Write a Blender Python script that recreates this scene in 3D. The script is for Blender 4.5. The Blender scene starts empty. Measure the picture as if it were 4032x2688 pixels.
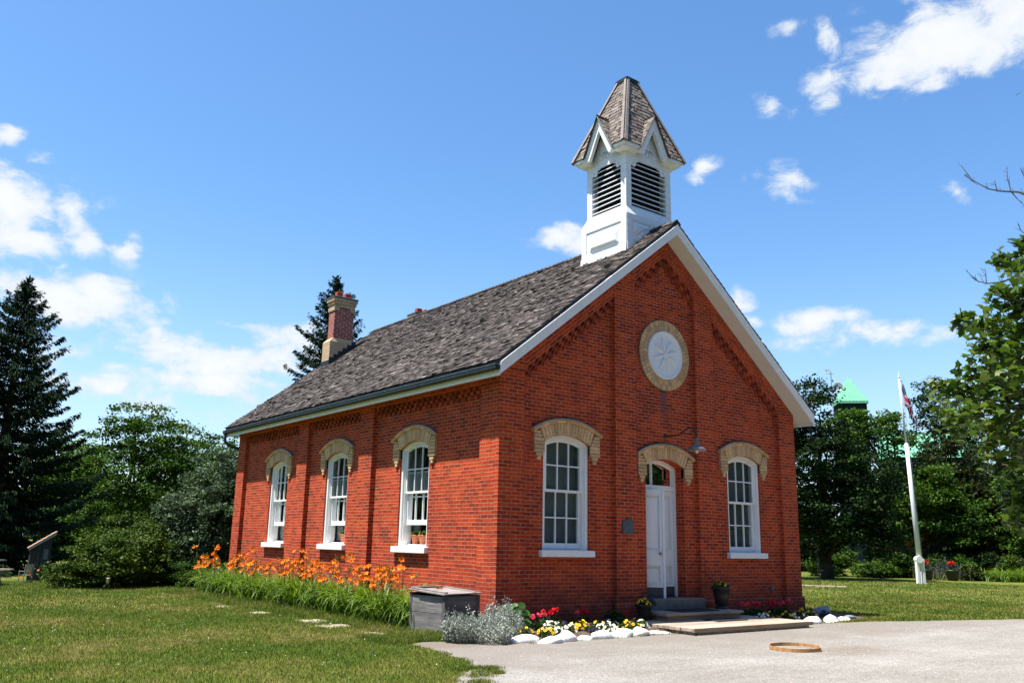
import bpy, bmesh, math, random
import numpy as np
from mathutils import Vector, Matrix
from mathutils.geometry import tessellate_polygon
R = math.radians
rnd = random.Random(7)
scene = bpy.context.scene
col = scene.collection

# ------------------------------------------------------------------ camera
CAM = Vector((-9.537, -12.847, 1.337))
_ya, _pi, _ro = R(-37.313), R(13.006), R(1.152)
_fw = Vector((-math.sin(_ya) * math.cos(_pi), math.cos(_ya) * math.cos(_pi), math.sin(_pi)))
_rt = Vector((math.cos(_ya), math.sin(_ya), 0)); _up = _rt.cross(_fw)
_r2 = _rt * math.cos(_ro) + _up * math.sin(_ro); _u2 = _up * math.cos(_ro) - _rt * math.sin(_ro)
cd = bpy.data.cameras.new('camera'); cam = bpy.data.objects.new('camera', cd); col.objects.link(cam)
cd.sensor_width = 36; cd.lens = 36 * 3424.27 / 4032; cd.clip_start = 0.1; cd.clip_end = 3000
cam.matrix_world = Matrix(((_r2.x, _u2.x, -_fw.x, CAM.x), (_r2.y, _u2.y, -_fw.y, CAM.y), (_r2.z, _u2.z, -_fw.z, CAM.z), (0, 0, 0, 1)))
scene.camera = cam

# ------------------------------------------------------------------ light
SUN = Vector((-1, 0.35, 2.95)).normalized()
SUN_STRENGTH, SKY_STRENGTH, EXPOSURE = 5.0, 0.102, 1.2
sl = bpy.data.lights.new('sun', 'SUN'); so = bpy.data.objects.new('sun', sl); col.objects.link(so)
sl.energy = SUN_STRENGTH; sl.angle = R(0.53); sl.color = (1.0, 0.95, 0.87)
so.rotation_euler = (-SUN).to_track_quat('-Z', 'Y').to_euler(); so.location = (-20, 8, 40)
scene.view_settings.view_transform = 'Standard'; scene.view_settings.look = 'None'
scene.view_settings.exposure = EXPOSURE; scene.view_settings.gamma = 1.0
scene.view_settings.use_curve_mapping = False
scene.cycles.max_bounces = 8; scene.cycles.transparent_max_bounces = 12
scene.cycles.use_denoising = True

# ------------------------------------------------------------------ node helpers
class G:
    """tiny node-graph helper"""
    def __init__(s, tree): s.t = tree
    def n(s, typ, ins=None, **props):
        x = s.t.nodes.new(typ)
        for k, v in props.items(): setattr(x, k, v)
        for k, v in (ins or {}).items():
            sock = x.inputs[k]
            if hasattr(v, 'node'): s.t.links.new(v, sock)
            else:
                if isinstance(v, (tuple, list)) and len(v) == 3 and sock.type == 'RGBA': v = (*v, 1)
                sock.default_value = v
        return x
    def m(s, op, a, b=0.0, c=None, clamp=False):
        ins = {0: a, 1: b}
        if c is not None: ins[2] = c
        return s.n('ShaderNodeMath', ins, operation=op, use_clamp=clamp).outputs[0]
    def vm(s, op, a, b=(0, 0, 0)):
        x = s.n('ShaderNodeVectorMath', {0: a, 1: b}, operation=op)
        return x.outputs['Value'] if op in ('LENGTH', 'DOT_PRODUCT', 'DISTANCE') else x.outputs[0]
    def mix(s, f, a, b, blend='MIX'):
        x = s.n('ShaderNodeMix', None, data_type='RGBA', blend_type=blend)
        for k, v in ((0, f), (6, a), (7, b)):
            if hasattr(v, 'node'): s.t.links.new(v, x.inputs[k])
            else: x.inputs[k].default_value = (*v, 1) if isinstance(v, (tuple, list)) and len(v) == 3 else v
        return x.outputs[2]
    def noise(s, vec, scale, detail=4, rough=.55, dist=0.0):
        return s.n('ShaderNodeTexNoise', {'Vector': vec, 'Scale': scale, 'Detail': detail, 'Roughness': rough, 'Distortion': dist}).outputs[0]
    def ramp(s, f, stops, interp='LINEAR'):
        x = s.n('ShaderNodeValToRGB', {0: f}); cr = x.color_ramp; cr.interpolation = interp
        while len(cr.elements) < len(stops): cr.elements.new(.5)
        for e, (p, c) in zip(cr.elements, stops):
            e.position = p; e.color = (*c, 1) if len(c) == 3 else c
        return x.outputs[0]
    def rng(s, v, a, b, c=0., d=1., smooth=False):
        return s.n('ShaderNodeMapRange', {0: v, 1: a, 2: b, 3: c, 4: d}, interpolation_type='SMOOTHSTEP' if smooth else 'LINEAR').outputs[0]

# ------------------------------------------------------------------ world: sky and clouds
w = bpy.data.worlds.new('World'); scene.world = w; w.use_nodes = True
w.node_tree.nodes.clear(); g = G(w.node_tree)
sky = g.n('ShaderNodeTexSky', None, sky_type='NISHITA', sun_disc=False, sun_elevation=math.asin(SUN.z), sun_rotation=math.atan2(SUN.x, SUN.y), altitude=100, air_density=1.0, dust_density=0.6, ozone_density=2.0)
skyc = g.n('ShaderNodeHueSaturation', {'Hue': 0.5, 'Saturation': 1.22, 'Value': 1.0, 'Color': sky.outputs[0]}).outputs[0]
tc = g.n('ShaderNodeTexCoord').outputs['Generated']
sx = g.n('ShaderNodeSeparateXYZ', {0: tc})
az = g.m('ARCTAN2', sx.outputs[0], sx.outputs[1]); el = g.m('ARCSINE', sx.outputs[2])
ae = g.n('ShaderNodeCombineXYZ', {0: az, 1: el}).outputs[0]
# azimuth, elevation, half-width, half-height (radians), density
CLOUDS = [(1.162, 0.512, 0.123, 0.048, 1.20), (1.103, 0.505, 0.063, 0.040, 1.00), (1.222, 0.516, 0.069, 0.040, 1.20), (1.022, 0.495, 0.031, 0.030, 0.70),
          (0.971, 0.477, 0.034, 0.015, 0.60), (0.986, 0.554, 0.018, 0.010, 0.55), (1.025, 0.538, 0.015, 0.015, 0.45), (0.883, 0.418, 0.027, 0.019, 0.95),
          (0.706, 0.345, 0.040, 0.020, 1.00), (0.735, 0.339, 0.026, 0.020, 0.90), (0.923, 0.267, 0.018, 0.017, 0.80), (0.934, 0.242, 0.015, 0.015, 0.60),
          (1.000, 0.239, 0.057, 0.021, 0.90), (1.044, 0.224, 0.057, 0.022, 0.90), (1.080, 0.233, 0.023, 0.011, 0.50), (0.978, 0.390, 0.033, 0.015, 0.42),
          (1.149, 0.367, 0.012, 0.011, 0.42), (0.985, 0.214, 0.041, 0.010, 0.40), (1.108, 0.217, 0.026, 0.007, 0.35), (0.098, 0.320, 0.048, 0.045, 1.10),
          (0.117, 0.293, 0.042, 0.025, 1.00), (0.167, 0.320, 0.032, 0.028, 1.00), (0.179, 0.300, 0.021, 0.020, 0.90), (0.117, 0.365, 0.024, 0.014, 0.75),
          (0.084, 0.386, 0.015, 0.012, 0.60), (0.214, 0.294, 0.018, 0.013, 0.70), (0.089, 0.355, 0.021, 0.012, 0.70), (0.124, 0.246, 0.057, 0.030, 0.90),
          (0.186, 0.237, 0.077, 0.033, 1.10), (0.241, 0.244, 0.026, 0.015, 0.70), (0.273, 0.201, 0.071, 0.025, 1.10), (0.329, 0.187, 0.076, 0.030, 1.15),
          (0.375, 0.196, 0.046, 0.030, 1.00), (0.322, 0.161, 0.091, 0.022, 1.00), (0.205, 0.153, 0.056, 0.022, 0.80), (0.148, 0.183, 0.041, 0.025, 0.60),
          (0.253, 0.139, 0.045, 0.015, 0.55), (0.370, 0.142, 0.061, 0.015, 0.60), (0.316, 0.130, 0.035, 0.013, 0.45), (0.412, 0.208, 0.031, 0.025, 0.70),
          (1.328, 0.525, 0.173, 0.060, 1.00), (-0.014, 0.283, 0.130, 0.065, 1.00), (0.019, 0.182, 0.127, 0.045, 0.90)]
dens = None
wv = g.n('ShaderNodeMapping', {'Vector': tc, 'Scale': (1, 1, 1.7)}).outputs[0]
warp = g.n('ShaderNodeTexNoise', {'Vector': wv, 'Scale': 9., 'Detail': 3.}).outputs['Color']
warp = g.vm('SCALE', g.vm('SUBTRACT', warp, (.5, .5, .5))); warp.node.inputs[3].default_value = .05
aew = g.vm('ADD', ae, warp)
for a0, e0, ra, re, wt in CLOUDS:
    d = g.vm('LENGTH', g.vm('MULTIPLY', g.vm('SUBTRACT', aew, (a0, e0, 0)), (1 / ra, 1 / re, 0)))
    k = g.m('MULTIPLY', g.m('SUBTRACT', 1.0, d), wt)
    dens = k if dens is None else g.m('SMOOTH_MAX', dens, k, .12)
fb = g.noise(wv, 22., 9., .62, .3)
fb2 = g.noise(wv, 60., 4., .6)
body = g.m('ADD', g.m('MULTIPLY', g.m('MAXIMUM', dens, -1.0), .62), g.m('MULTIPLY', g.m('SUBTRACT', fb, .50), 1.75))
cover = g.rng(body, -.06, .44, 0, 1, True)
cover = g.m('MULTIPLY', cover, g.rng(dens, -.45, .1, 0, 1, True))
cover = g.m('MULTIPLY', cover, .94)
shade = g.rng(g.m('ADD', g.m('MULTIPLY', body, .8), g.m('MULTIPLY', fb2, .4)), .1, .9, 0, 1, True)
cloudc = g.mix(shade, (3.35, 3.7, 4.15), (4.35, 4.4, 4.45))
# thin milky veil towards the horizon, as clear summer air has
veil = g.rng(el, -.05, .34, .62, 0.0, True)
skyv = g.mix(veil, skyc, (2.5, 3.4, 4.4))
skyf = g.mix(cover, skyv, cloudc)
bgn = g.n('ShaderNodeBackground', {'Color': skyf, 'Strength': SKY_STRENGTH})
g.t.links.new(bgn.outputs[0], g.n('ShaderNodeOutputWorld').inputs[0])

# ------------------------------------------------------------------ mesh helpers
WM = {}                                            # world matrix of every object made here
def wmat(o): return WM.get(o.name, Matrix())
class MB:
    def __init__(s): s.v = []; s.f = []
    def add(s, vs, fs):
        o = len(s.v); s.v += [tuple(p) for p in vs]; s.f += [tuple(i + o for i in f) for f in fs]
    def hexa(s, p):                                # 8 corners: bottom ring 0-3, top ring 4-7
        s.add(p, [(3, 2, 1, 0), (4, 5, 6, 7), (0, 1, 5, 4), (1, 2, 6, 5), (2, 3, 7, 6), (3, 0, 4, 7)])
    def box(s, x0, x1, y0, y1, z0, z1, T=None):
        p = [(x0, y0, z0), (x1, y0, z0), (x1, y1, z0), (x0, y1, z0), (x0, y0, z1), (x1, y0, z1), (x1, y1, z1), (x0, y1, z1)]
        s.hexa([T(*q) for q in p] if T else p)
    def prism(s, poly, off):                       # polygon of 3D points swept by a vector
        n = len(poly); off = Vector(off); a = [Vector(p) for p in poly]
        s.add(a + [p + off for p in a], [tuple(range(n))[::-1], tuple(range(n, 2 * n))] + [(i, (i + 1) % n, n + (i + 1) % n, n + i) for i in range(n)])
    def tube(s, pts, rad, n=6, cap=True):
        pts = [Vector(p) for p in pts]; rings = []
        if not hasattr(rad, '__len__'): rad = [rad] * len(pts)
        for i, p in enumerate(pts):
            t = (pts[min(i + 1, len(pts) - 1)] - pts[max(i - 1, 0)]).normalized()
            a = t.cross(Vector((0, 0, 1)) if abs(t.z) < .95 else Vector((1, 0, 0))).normalized(); b = t.cross(a)
            rings.append([p + (a * math.cos(2 * math.pi * k / n) + b * math.sin(2 * math.pi * k / n)) * rad[i] for k in range(n)])
        f = [(i * n + k, i * n + (k + 1) % n, (i + 1) * n + (k + 1) % n, (i + 1) * n + k) for i in range(len(pts) - 1) for k in range(n)]
        if cap: f += [tuple(range(n))[::-1], tuple(range((len(pts) - 1) * n, len(pts) * n))]
        s.add([p for r in rings for p in r], f)
    def lathe(s, prof, c=(0, 0, 0), n=20, T=None):
        vs = [(c[0] + r * math.cos(2 * math.pi * k / n), c[1] + r * math.sin(2 * math.pi * k / n), c[2] + z) for r, z in prof for k in range(n)]
        if T: vs = [T(*p) for p in vs]
        m = len(prof)
        s.add(vs, [(i * n + k, i * n + (k + 1) % n, (i + 1) * n + (k + 1) % n, (i + 1) * n + k) for i in range(m - 1) for k in range(n)] + [tuple(range(n))[::-1], tuple(range((m - 1) * n, m * n))])
    def build(s, name, mat, parent=None, uv=None, smooth=False, bevel=0, local=False, recalc=True):
        me = bpy.data.meshes.new(name)
        M = Matrix() if (local or parent is None) else wmat(parent).inverted()
        me.from_pydata([M @ Vector(p) for p in s.v], [], s.f)
        bm = bmesh.new(); bm.from_mesh(me)
        if recalc: bmesh.ops.recalc_face_normals(bm, faces=bm.faces)
        if bevel: bmesh.ops.bevel(bm, geom=bm.edges[:], offset=bevel, segments=1, affect='EDGES', clamp_overlap=True)
        if uv:
            L = bm.loops.layers.uv.new('UVMap'); Mi = M.inverted()
            for f in bm.faces:
                nrm = f.normal
                for lp in f.loops:
                    p = Mi @ lp.vert.co
                    lp[L].uv = uv(p, nrm) if callable(uv) else ((p.y, p.z) if abs(nrm.x) > .7 else (p.x, p.z) if abs(nrm.y) > .7 else (p.x, p.y))
        for f in bm.faces: f.smooth = smooth
        bm.to_mesh(me); bm.free()
        return link(name, me, mat, parent)
def link(name, me, mat, parent=None):
    o = bpy.data.objects.new(name, me); col.objects.link(o)
    if mat: me.materials.append(mat)
    if parent: o.parent = parent; WM[o.name] = wmat(parent).copy()
    return o
def npmesh(name, V, F, mat, parent=None, world=True):
    """V (n,3), F (m,k) arrays to one mesh object, k corners a face"""
    if world and parent is not None:
        Mi = np.array(wmat(parent).inverted()); V = V @ Mi[:3, :3].T + Mi[:3, 3]
    me = bpy.data.meshes.new(name); m, k = F.shape
    me.vertices.add(len(V)); me.vertices.foreach_set('co', V.astype(np.float32).ravel())
    me.loops.add(m * k); me.loops.foreach_set('vertex_index', F.astype(np.int32).ravel())
    me.polygons.add(m); me.polygons.foreach_set('loop_start', np.arange(0, m * k, k, dtype=np.int32))
    me.update(calc_edges=True); me.validate()
    return link(name, me, mat, parent)
def thing(name, label, cat, loc=(0, 0, 0), rz=0., group=None):
    o = bpy.data.objects.new(name, None); col.objects.link(o); o.empty_display_size = .2
    o.location = loc; o.rotation_euler = (0, 0, rz); WM[o.name] = Matrix.Translation(loc) @ Matrix.Rotation(rz, 4, 'Z')
    return tag(o, label, cat, group)
def tag(o, label, cat, group=None):
    o['label'] = label; o['category'] = cat
    if group: o['group'] = group
    return o
def kind(o, k): o['kind'] = k; return o

# ------------------------------------------------------------------ materials
def newmat(name):
    m = bpy.data.materials.new(name); m.use_nodes = True; m.node_tree.nodes.clear(); g = G(m.node_tree)
    return m, g, g.n('ShaderNodeOutputMaterial')
def finish(g, out, colr, rough=.7, bump=None, bstr=.3, bdist=.01, metal=0., spec=.4, sheen=0):
    b = g.n('ShaderNodeBsdfPrincipled', {'Base Color': colr, 'Roughness': rough, 'Metallic': metal, 'Specular IOR Level': spec})
    if bump is not None:
        g.t.links.new(g.n('ShaderNodeBump', {'Height': bump, 'Strength': bstr, 'Distance': bdist}).outputs[0], b.inputs['Normal'])
    g.t.links.new(b.outputs[0], out.inputs[0]); return b
def simple(name, c1, c2=None, scale=8., rough=.7, bstr=0., stretch=(1, 1, 1), metal=0., island=0., detail=5, spec=.4, lo=.35, hi=.65, bdist=.01):
    m, g, out = newmat(name); c2 = c2 or tuple(x * .8 for x in c1)
    tc = g.n('ShaderNodeMapping', {'Vector': g.n('ShaderNodeTexCoord').outputs['Object'], 'Scale': stretch}).outputs[0]
    nz = g.noise(tc, scale, detail, .6)
    c = g.mix(g.rng(nz, lo, hi), c1, c2)
    if island:
        ri = g.n('ShaderNodeNewGeometry').outputs['Random Per Island']
        c = g.n('ShaderNodeHueSaturation', {'Value': g.rng(ri, 0, 1, 1 - island, 1 + island), 'Color': c}).outputs[0]
    finish(g, out, c, rough, nz if bstr else None, bstr, bdist, metal, spec); return m
def brick_mat(name, cols, mortar, bw=.215, rh=.0705, joint=.0085, stain=True, dark=.022, ramp_off=0.):
    m, g, out = newmat(name)
    uv = g.n('ShaderNodeTexCoord').outputs['UV']; obj = g.n('ShaderNodeTexCoord').outputs['Object']
    jit = g.vm('SCALE', g.vm('SUBTRACT', g.n('ShaderNodeTexNoise', {'Vector': obj, 'Scale': 9., 'Detail': 2.}).outputs['Color'], (.5, .5, .5))); jit.node.inputs[3].default_value = .012
    s = g.n('ShaderNodeSeparateXYZ', {0: g.vm('ADD', uv, jit)})
    u, v = s.outputs[0], s.outputs[1]
    rv = g.m('DIVIDE', v, rh); row = g.m('FLOOR', rv); fv = g.m('FRACT', rv)
    wn = g.n('ShaderNodeTexWhiteNoise', {'W': row}, noise_dimensions='1D').outputs[0]
    ru = g.m('ADD', g.m('ADD', g.m('DIVIDE', u, bw), g.m('MULTIPLY', g.m('MODULO', g.m('ABSOLUTE', row), 2.0), .5)), g.m('MULTIPLY', wn, .13))
    cu = g.m('FLOOR', ru); fu = g.m('FRACT', ru)
    du = g.m('MULTIPLY', g.m('MINIMUM', fu, g.m('SUBTRACT', 1.0, fu)), bw)
    dv = g.m('MULTIPLY', g.m('MINIMUM', fv, g.m('SUBTRACT', 1.0, fv)), rh)
    dd = g.m('SUBTRACT', g.m('MINIMUM', du, dv), g.m('MULTIPLY', g.noise(obj, 60., 3.), .004))
    face = g.rng(dd, joint * .5 - .0035, joint * .5 + .0015, 0, 1, True)
    idn = g.n('ShaderNodeTexWhiteNoise', {'Vector': g.n('ShaderNodeCombineXYZ', {0: cu, 1: row}).outputs[0]}, noise_dimensions='2D').outputs[0]
    id2 = g.n('ShaderNodeTexWhiteNoise', {'Vector': g.n('ShaderNodeCombineXYZ', {0: row, 1: cu}).outputs[0]}, noise_dimensions='2D').outputs[0]
    big = g.noise(obj, .9, 3.)
    k = g.m('ADD', g.m('MULTIPLY', idn, .52), g.m('MULTIPLY', big, .70))
    bc = g.ramp(g.m('SUBTRACT', k, .12 + ramp_off), cols)
    grain = g.noise(obj, 45., 5., .65)
    bc = g.n('ShaderNodeHueSaturation', {'Value': g.m('ADD', .62, g.m('MULTIPLY', grain, .76)), 'Color': bc}).outputs[0]
    bc = g.mix(g.rng(id2, 1 - dark, 1 - dark + .02, 0, .55), bc, (.05, .014, .012))
    mc = g.mix(g.rng(g.noise(obj, 5., 4.), .35, .7), mortar, tuple(x * .55 for x in mortar))
    c = g.mix(face, mc, bc)
    if stain:                                      # soot and damp staining of old brick
        st = g.rng(g.noise(g.n('ShaderNodeMapping', {'Vector': obj, 'Scale': (1, 1, .45)}).outputs[0], 1.7, 5., .6), .54, .78, 0, .42)
        c = g.mix(st, c, (.10, .020, .013))
        so = g.n('ShaderNodeSeparateXYZ', {0: obj}); hi = so.outputs[2]
        damp = g.m('MULTIPLY', g.rng(g.m('ADD', hi, g.m('MULTIPLY', g.noise(obj, 2.6, 5.), -1.1)), -.35, .55, .62, 0, True), g.rng(g.noise(obj, 5., 4.), .3, .6, .5, 1.0))
        c = g.mix(damp, c, (.085, .030, .030))
        eff = g.m('MULTIPLY', g.rng(g.noise(obj, 4.2, 6., .7), .60, .72, 0, .5), g.rng(hi, .2, 1.1, 1, 0, True))
        c = g.mix(eff, c, (.30, .19, .17))
        run = g.m('MULTIPLY', g.rng(g.m('ABSOLUTE', g.m('ADD', so.outputs[0], g.m('MULTIPLY', g.m('SUBTRACT', g.noise(obj, 3., 3.), .5), .2))), .02, .17, .75, 0, True), g.m('MULTIPLY', g.rng(hi, 4.0, 4.75, 0, 1, True), g.m('MULTIPLY', g.rng(hi, 4.85, 4.9, 1, 0), g.rng(so.outputs[1], .2, .3, 1, 0))))
        c = g.mix(run, c, (.075, .062, .068))
    finish(g, out, c, .88, g.m('ADD', face, g.m('MULTIPLY', grain, .35)), .75, .006, spec=.25); return m
RED = [(0.0, (.14, .017, .010)), (.28, (.26, .025, .008)), (.52, (.40, .039, .008)), (.78, (.49, .056, .010)), (1.0, (.58, .095, .016))]
M = {}
M['brick'] = brick_mat('old red brick', RED, (.50, .265, .155))
M['brick_chimney'] = brick_mat('chimney red brick', [(0, (.2, .03, .022)), (.5, (.27, .04, .028)), (1, (.33, .055, .035))], (.62, .50, .42), .22, .076, .014, False, .03)
M['brick_block'] = simple('red brick block', (.36, .058, .02), (.2, .034, .016), 9, .88, .3, island=.35)
M['buff_stone'] = brick_mat('buff stone', [(0, (.36, .25, .14)), (.5, (.45, .33, .20)), (1, (.55, .42, .27))], (.34, .26, .16), .3, .11, .008, True, .0)
M['buff'] = simple('buff brick', (.60, .385, .205), (.46, .28, .14), 14, .85, .35, island=.22)
M['buff_mortar'] = simple('buff mortar', (.21, .155, .095), (.15, .11, .07), 20, .9, .3)
M['lead'] = simple('lead flashing', (.05, .05, .055), (.10, .10, .11), 9, .6)
def paint(name, c, worn=.25):
    m, g, out = newmat(name); obj = g.n('ShaderNodeTexCoord').outputs['Object']
    a = g.noise(g.n('ShaderNodeMapping', {'Vector': obj, 'Scale': (1, 1, .25)}).outputs[0], 5., 6., .6)
    b = g.noise(obj, 32., 4., .6)
    cc = g.mix(g.rng(a, .45, .75, 0, worn), c, (.45, .42, .37))
    cc = g.mix(g.rng(b, .62, .75, 0, worn), cc, (.33, .30, .26))
    finish(g, out, cc, .5, g.m('ADD', a, b), .12, .006); return m
M['white'] = paint('white paint', (.78, .78, .77))
def boards(name):
    m, g, out = newmat(name); obj = g.n('ShaderNodeTexCoord').outputs['Object']; so = g.n('ShaderNodeSeparateXYZ', {0: obj})
    fz = g.m('FRACT', g.m('DIVIDE', g.m('ADD', so.outputs[2], g.m('MULTIPLY', g.noise(obj, 1.5, 2.), .012)), .172)); ln = g.m('MULTIPLY', g.rng(g.m('MINIMUM', fz, g.m('SUBTRACT', 1.0, fz)), .012, .03, 1, 0, True), g.rng(g.noise(obj, 3., 3.), .4, .6, .15, .75))
    a = g.noise(g.n('ShaderNodeMapping', {'Vector': obj, 'Scale': (1, 1, .2)}).outputs[0], 4., 6., .65); b = g.noise(obj, 26., 5., .65)
    c = g.mix(g.rng(a, .48, .75, 0, .4), (.78, .78, .77), (.50, .47, .42)); c = g.mix(g.rng(b, .60, .72, 0, .5), c, (.36, .33, .29)); c = g.mix(ln, c, (.22, .20, .19))
    finish(g, out, c, .6, g.m('SUBTRACT', b, ln), .25, .006); return m
M['white_boards'] = boards('white painted boards')
M['white_sill'] = paint('white sill paint', (.80, .80, .79), .15)
M['soffit'] = paint('soffit paint', (.70, .66, .60), .2)
M['white_plaster'] = paint('white plaster', (.75, .76, .77), .2)
M['white_dirty'] = paint('weathered white paint', (.72, .73, .74), .4)
M['dark_hole'] = simple('dark interior', (.012, .011, .013), None, 4, .9)
def shingle_mat(name, cols, grain=(5, 70, 5), lich=.3):
    m, g, out = newmat(name); obj = g.n('ShaderNodeTexCoord').outputs['Object']
    ri = g.n('ShaderNodeNewGeometry').outputs['Random Per Island']
    gr = g.noise(g.n('ShaderNodeMapping', {'Vector': obj, 'Scale': grain}).outputs[0], 1.6, 5., .65)
    big = g.noise(obj, .8, 4., .6)
    k = g.m('ADD', g.m('MULTIPLY', ri, .55), g.m('ADD', g.m('MULTIPLY', gr, .5), g.m('MULTIPLY', g.m('SUBTRACT', big, .5), .5)))
    c = g.ramp(k, cols)
    finish(g, out, c, .8, gr, .4, .008, spec=.3); return m
M['shingle'] = shingle_mat('weathered cedar shingle', [(.14, (.014, .010, .008)), (.4, (.038, .029, .024)), (.58, (.064, .050, .042)), (.76, (.112, .090, .078)), (.96, (.25, .215, .195))])
M['shingle_light'] = shingle_mat('lighter cedar shingle', [(.1, (.05, .038, .031)), (.4, (.12, .095, .078)), (.7, (.20, .165, .14)), (1, (.33, .285, .25))], (20, 20, 4))
M['hip'] = simple('weathered hip board', (.24, .205, .18), (.16, .135, .12), 6, .7, .2)
M['gutter'] = simple('dark copper gutter', (.010, .012, .012), (.024, .03, .029), 5, .5, metal=.2)
M['gutter_edge'] = simple('gutter edge', (.12, .16, .155), (.07, .09, .088), 7, .45, metal=.3)
def glass_mat(name, refl=1.0, tint=(1, 1, 1)):
    m, g, out = newmat(name)
    obj = g.n('ShaderNodeTexCoord').outputs['Object']
    bp = g.n('ShaderNodeBump', {'Height': g.noise(obj, 3.2, 2.), 'Strength': .12, 'Distance': .02}).outputs[0]
    fr = g.n('ShaderNodeFresnel', {'IOR': 1.5}).outputs[0]
    mx = g.n('ShaderNodeMixShader', {0: g.m('ADD', g.m('MULTIPLY', fr, refl), .02), 1: g.n('ShaderNodeBsdfTransparent', {'Color': tint}).outputs[0],
                                     2: g.n('ShaderNodeBsdfGlossy', {'Color': (1, 1, 1), 'Roughness': .03, 'Normal': bp}).outputs[0]})
    g.t.links.new(mx.outputs[0], out.inputs[0]); return m
M['glass'] = glass_mat('window glass', 1.0, (.86, .9, .9))
M['blind'] = simple('grey roller blind', (.115, .135, .14), (.095, .115, .12), 3, .9)
M['glass_old'] = glass_mat('dull old glass', .38, (.82, .86, .86))
M['curtain'] = simple('pale curtain', (.30, .32, .31), (.22, .24, .23), 3, .9)
M['plaster'] = simple('interior plaster', (.5, .48, .42), (.42, .4, .36), 2, .9)
M['floorboards'] = simple('interior floorboards', (.10, .06, .035), (.07, .04, .025), 4, .6)
M['door_white'] = paint('white door paint', (.76, .78, .80), .12)
M['kick'] = simple('dark kick plate', (.035, .045, .052), (.05, .06, .065), 6, .5)
M['steel'] = simple('worn steel', (.35, .35, .36), (.2, .2, .2), 8, .35, metal=.9)
M['black_iron'] = simple('black iron', (.015, .015, .016), (.03, .028, .027), 9, .45)
M['bronze'] = simple('dull plaque bronze', (.065, .08, .095), (.10, .115, .13), 10, .5, metal=.3)
M['bronze_hi'] = simple('raised plaque letters', (.13, .15, .17), (.10, .12, .14), 10, .5, metal=.4)
M['stone'] = simple('grey step stone', (.19, .178, .16), (.12, .113, .10), 6, .85, .4)
def wood_mat(name, c1, c2, c3, axis, scale=1.0, rough=.8, island=.18):
    m, g, out = newmat(name); obj = g.n('ShaderNodeTexCoord').outputs['Object']
    sc = [18 * scale] * 3; sc[axis] = 1.1 * scale
    mp = g.n('ShaderNodeMapping', {'Vector': obj, 'Scale': sc}).outputs[0]
    n1 = g.noise(mp, 1.0, 6., .65, .6); n2 = g.noise(mp, 4.0, 3., .6)
    ri = g.n('ShaderNodeNewGeometry').outputs['Random Per Island']
    c = g.ramp(g.m('ADD', g.m('MULTIPLY', n1, .75), g.m('MULTIPLY', n2, .25)), [(.3, c1), (.5, c2), (.7, c3)])
    c = g.n('ShaderNodeHueSaturation', {'Value': g.rng(ri, 0, 1, 1 - island, 1 + island), 'Color': c}).outputs[0]
    c = g.mix(g.rng(g.noise(obj, 2.2, 5.), .5, .75, 0, .5), c, c1)
    finish(g, out, c, rough, n1, .5, .006, spec=.25); return m
M['box_wood'] = wood_mat('silvered box boards', (.07, .066, .063), (.17, .161, .155), (.29, .275, .262), 1)
M['box_wood_x'] = wood_mat('silvered box boards across', (.055, .05, .048), (.13, .122, .118), (.23, .217, .208), 0)
M['box_post'] = wood_mat('silvered box posts', (.05, .042, .042), (.11, .095, .098), (.17, .15, .155), 2)
M['box_lid'] = wood_mat('weathered lid boards', (.10, .09, .085), (.215, .19, .18), (.31, .285, .272), 0)
M['deck'] = wood_mat('weathered deck planks', (.20, .15, .11), (.36, .28, .22), (.46, .37, .30), 0)
M['deck_end'] = wood_mat('deck edge timber', (.16, .115, .08), (.31, .225, .16), (.40, .30, .22), 0)
M['step_wood'] = wood_mat('grey step planks', (.15, .13, .10), (.26, .22, .18), (.34, .29, .24), 0)
M['skirt'] = simple('concrete skirt', (.42, .38, .34), (.30, .27, .235), 7, .9, .4)
M['hoop'] = wood_mat('bent ash hoop', (.30, .15, .06), (.42, .22, .09), (.50, .29, .13), 2, .6)
M['rubber'] = simple('dark doormat', (.022, .023, .026), (.05, .05, .055), 60, .95, .5)
M['pot_black'] = simple('black plastic urn', (.012, .012, .013), (.02, .02, .02), 5, .42)
M['terracotta'] = simple('terracotta', (.42, .13, .055), (.35, .10, .045), 7, .8)
M['white_rock'] = simple('whitewashed rock', (.74, .74, .73), (.42, .39, .35), 6, .9, .8, lo=.52, hi=.80, bdist=.025)
M['grey_rock'] = simple('blue grey rock', (.22, .26, .30), (.15, .18, .21), 6, .85, .5)
M['soil'] = simple('garden soil', (.115, .078, .052), (.055, .036, .024), 16, .95, 1.0, bdist=.03)
M['paver'] = simple('pale limestone paver', (.34, .30, .21), (.17, .155, .09), 6, .95, .6)
M['edging'] = simple('stone edging', (.40, .33, .26), (.3, .24, .19), 8, .9, .3)
M['copper'] = simple('verdigris copper', (.18, .46, .29), (.14, .38, .25), 2.5, .8, spec=.08)
M['copper_seam'] = simple('copper seam', (.18, .42, .33), None, 1.2, .6)
M['dark_wall'] = simple('dark tower cladding', (.006, .014, .016), (.010, .019, .021), 2, .95, spec=.05)
M['metal_pale'] = simple('galvanised metal', (.45, .46, .47), (.35, .36, .37), 5, .4, metal=.4)
M['shed_roof'] = wood_mat('brown shed roof', (.22, .12, .09), (.34, .19, .145), (.44, .27, .21), 0)
M['shed_wall'] = wood_mat('grey shed boards', (.018, .018, .020), (.04, .04, .044), (.10, .10, .105), 2)
M['car_paint'] = simple('dark blue car paint', (.012, .018, .045), (.015, .022, .05), 1, .2)
M['tyre'] = simple('tyre rubber', (.012, .012, .012), None, 8, .9)
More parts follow.
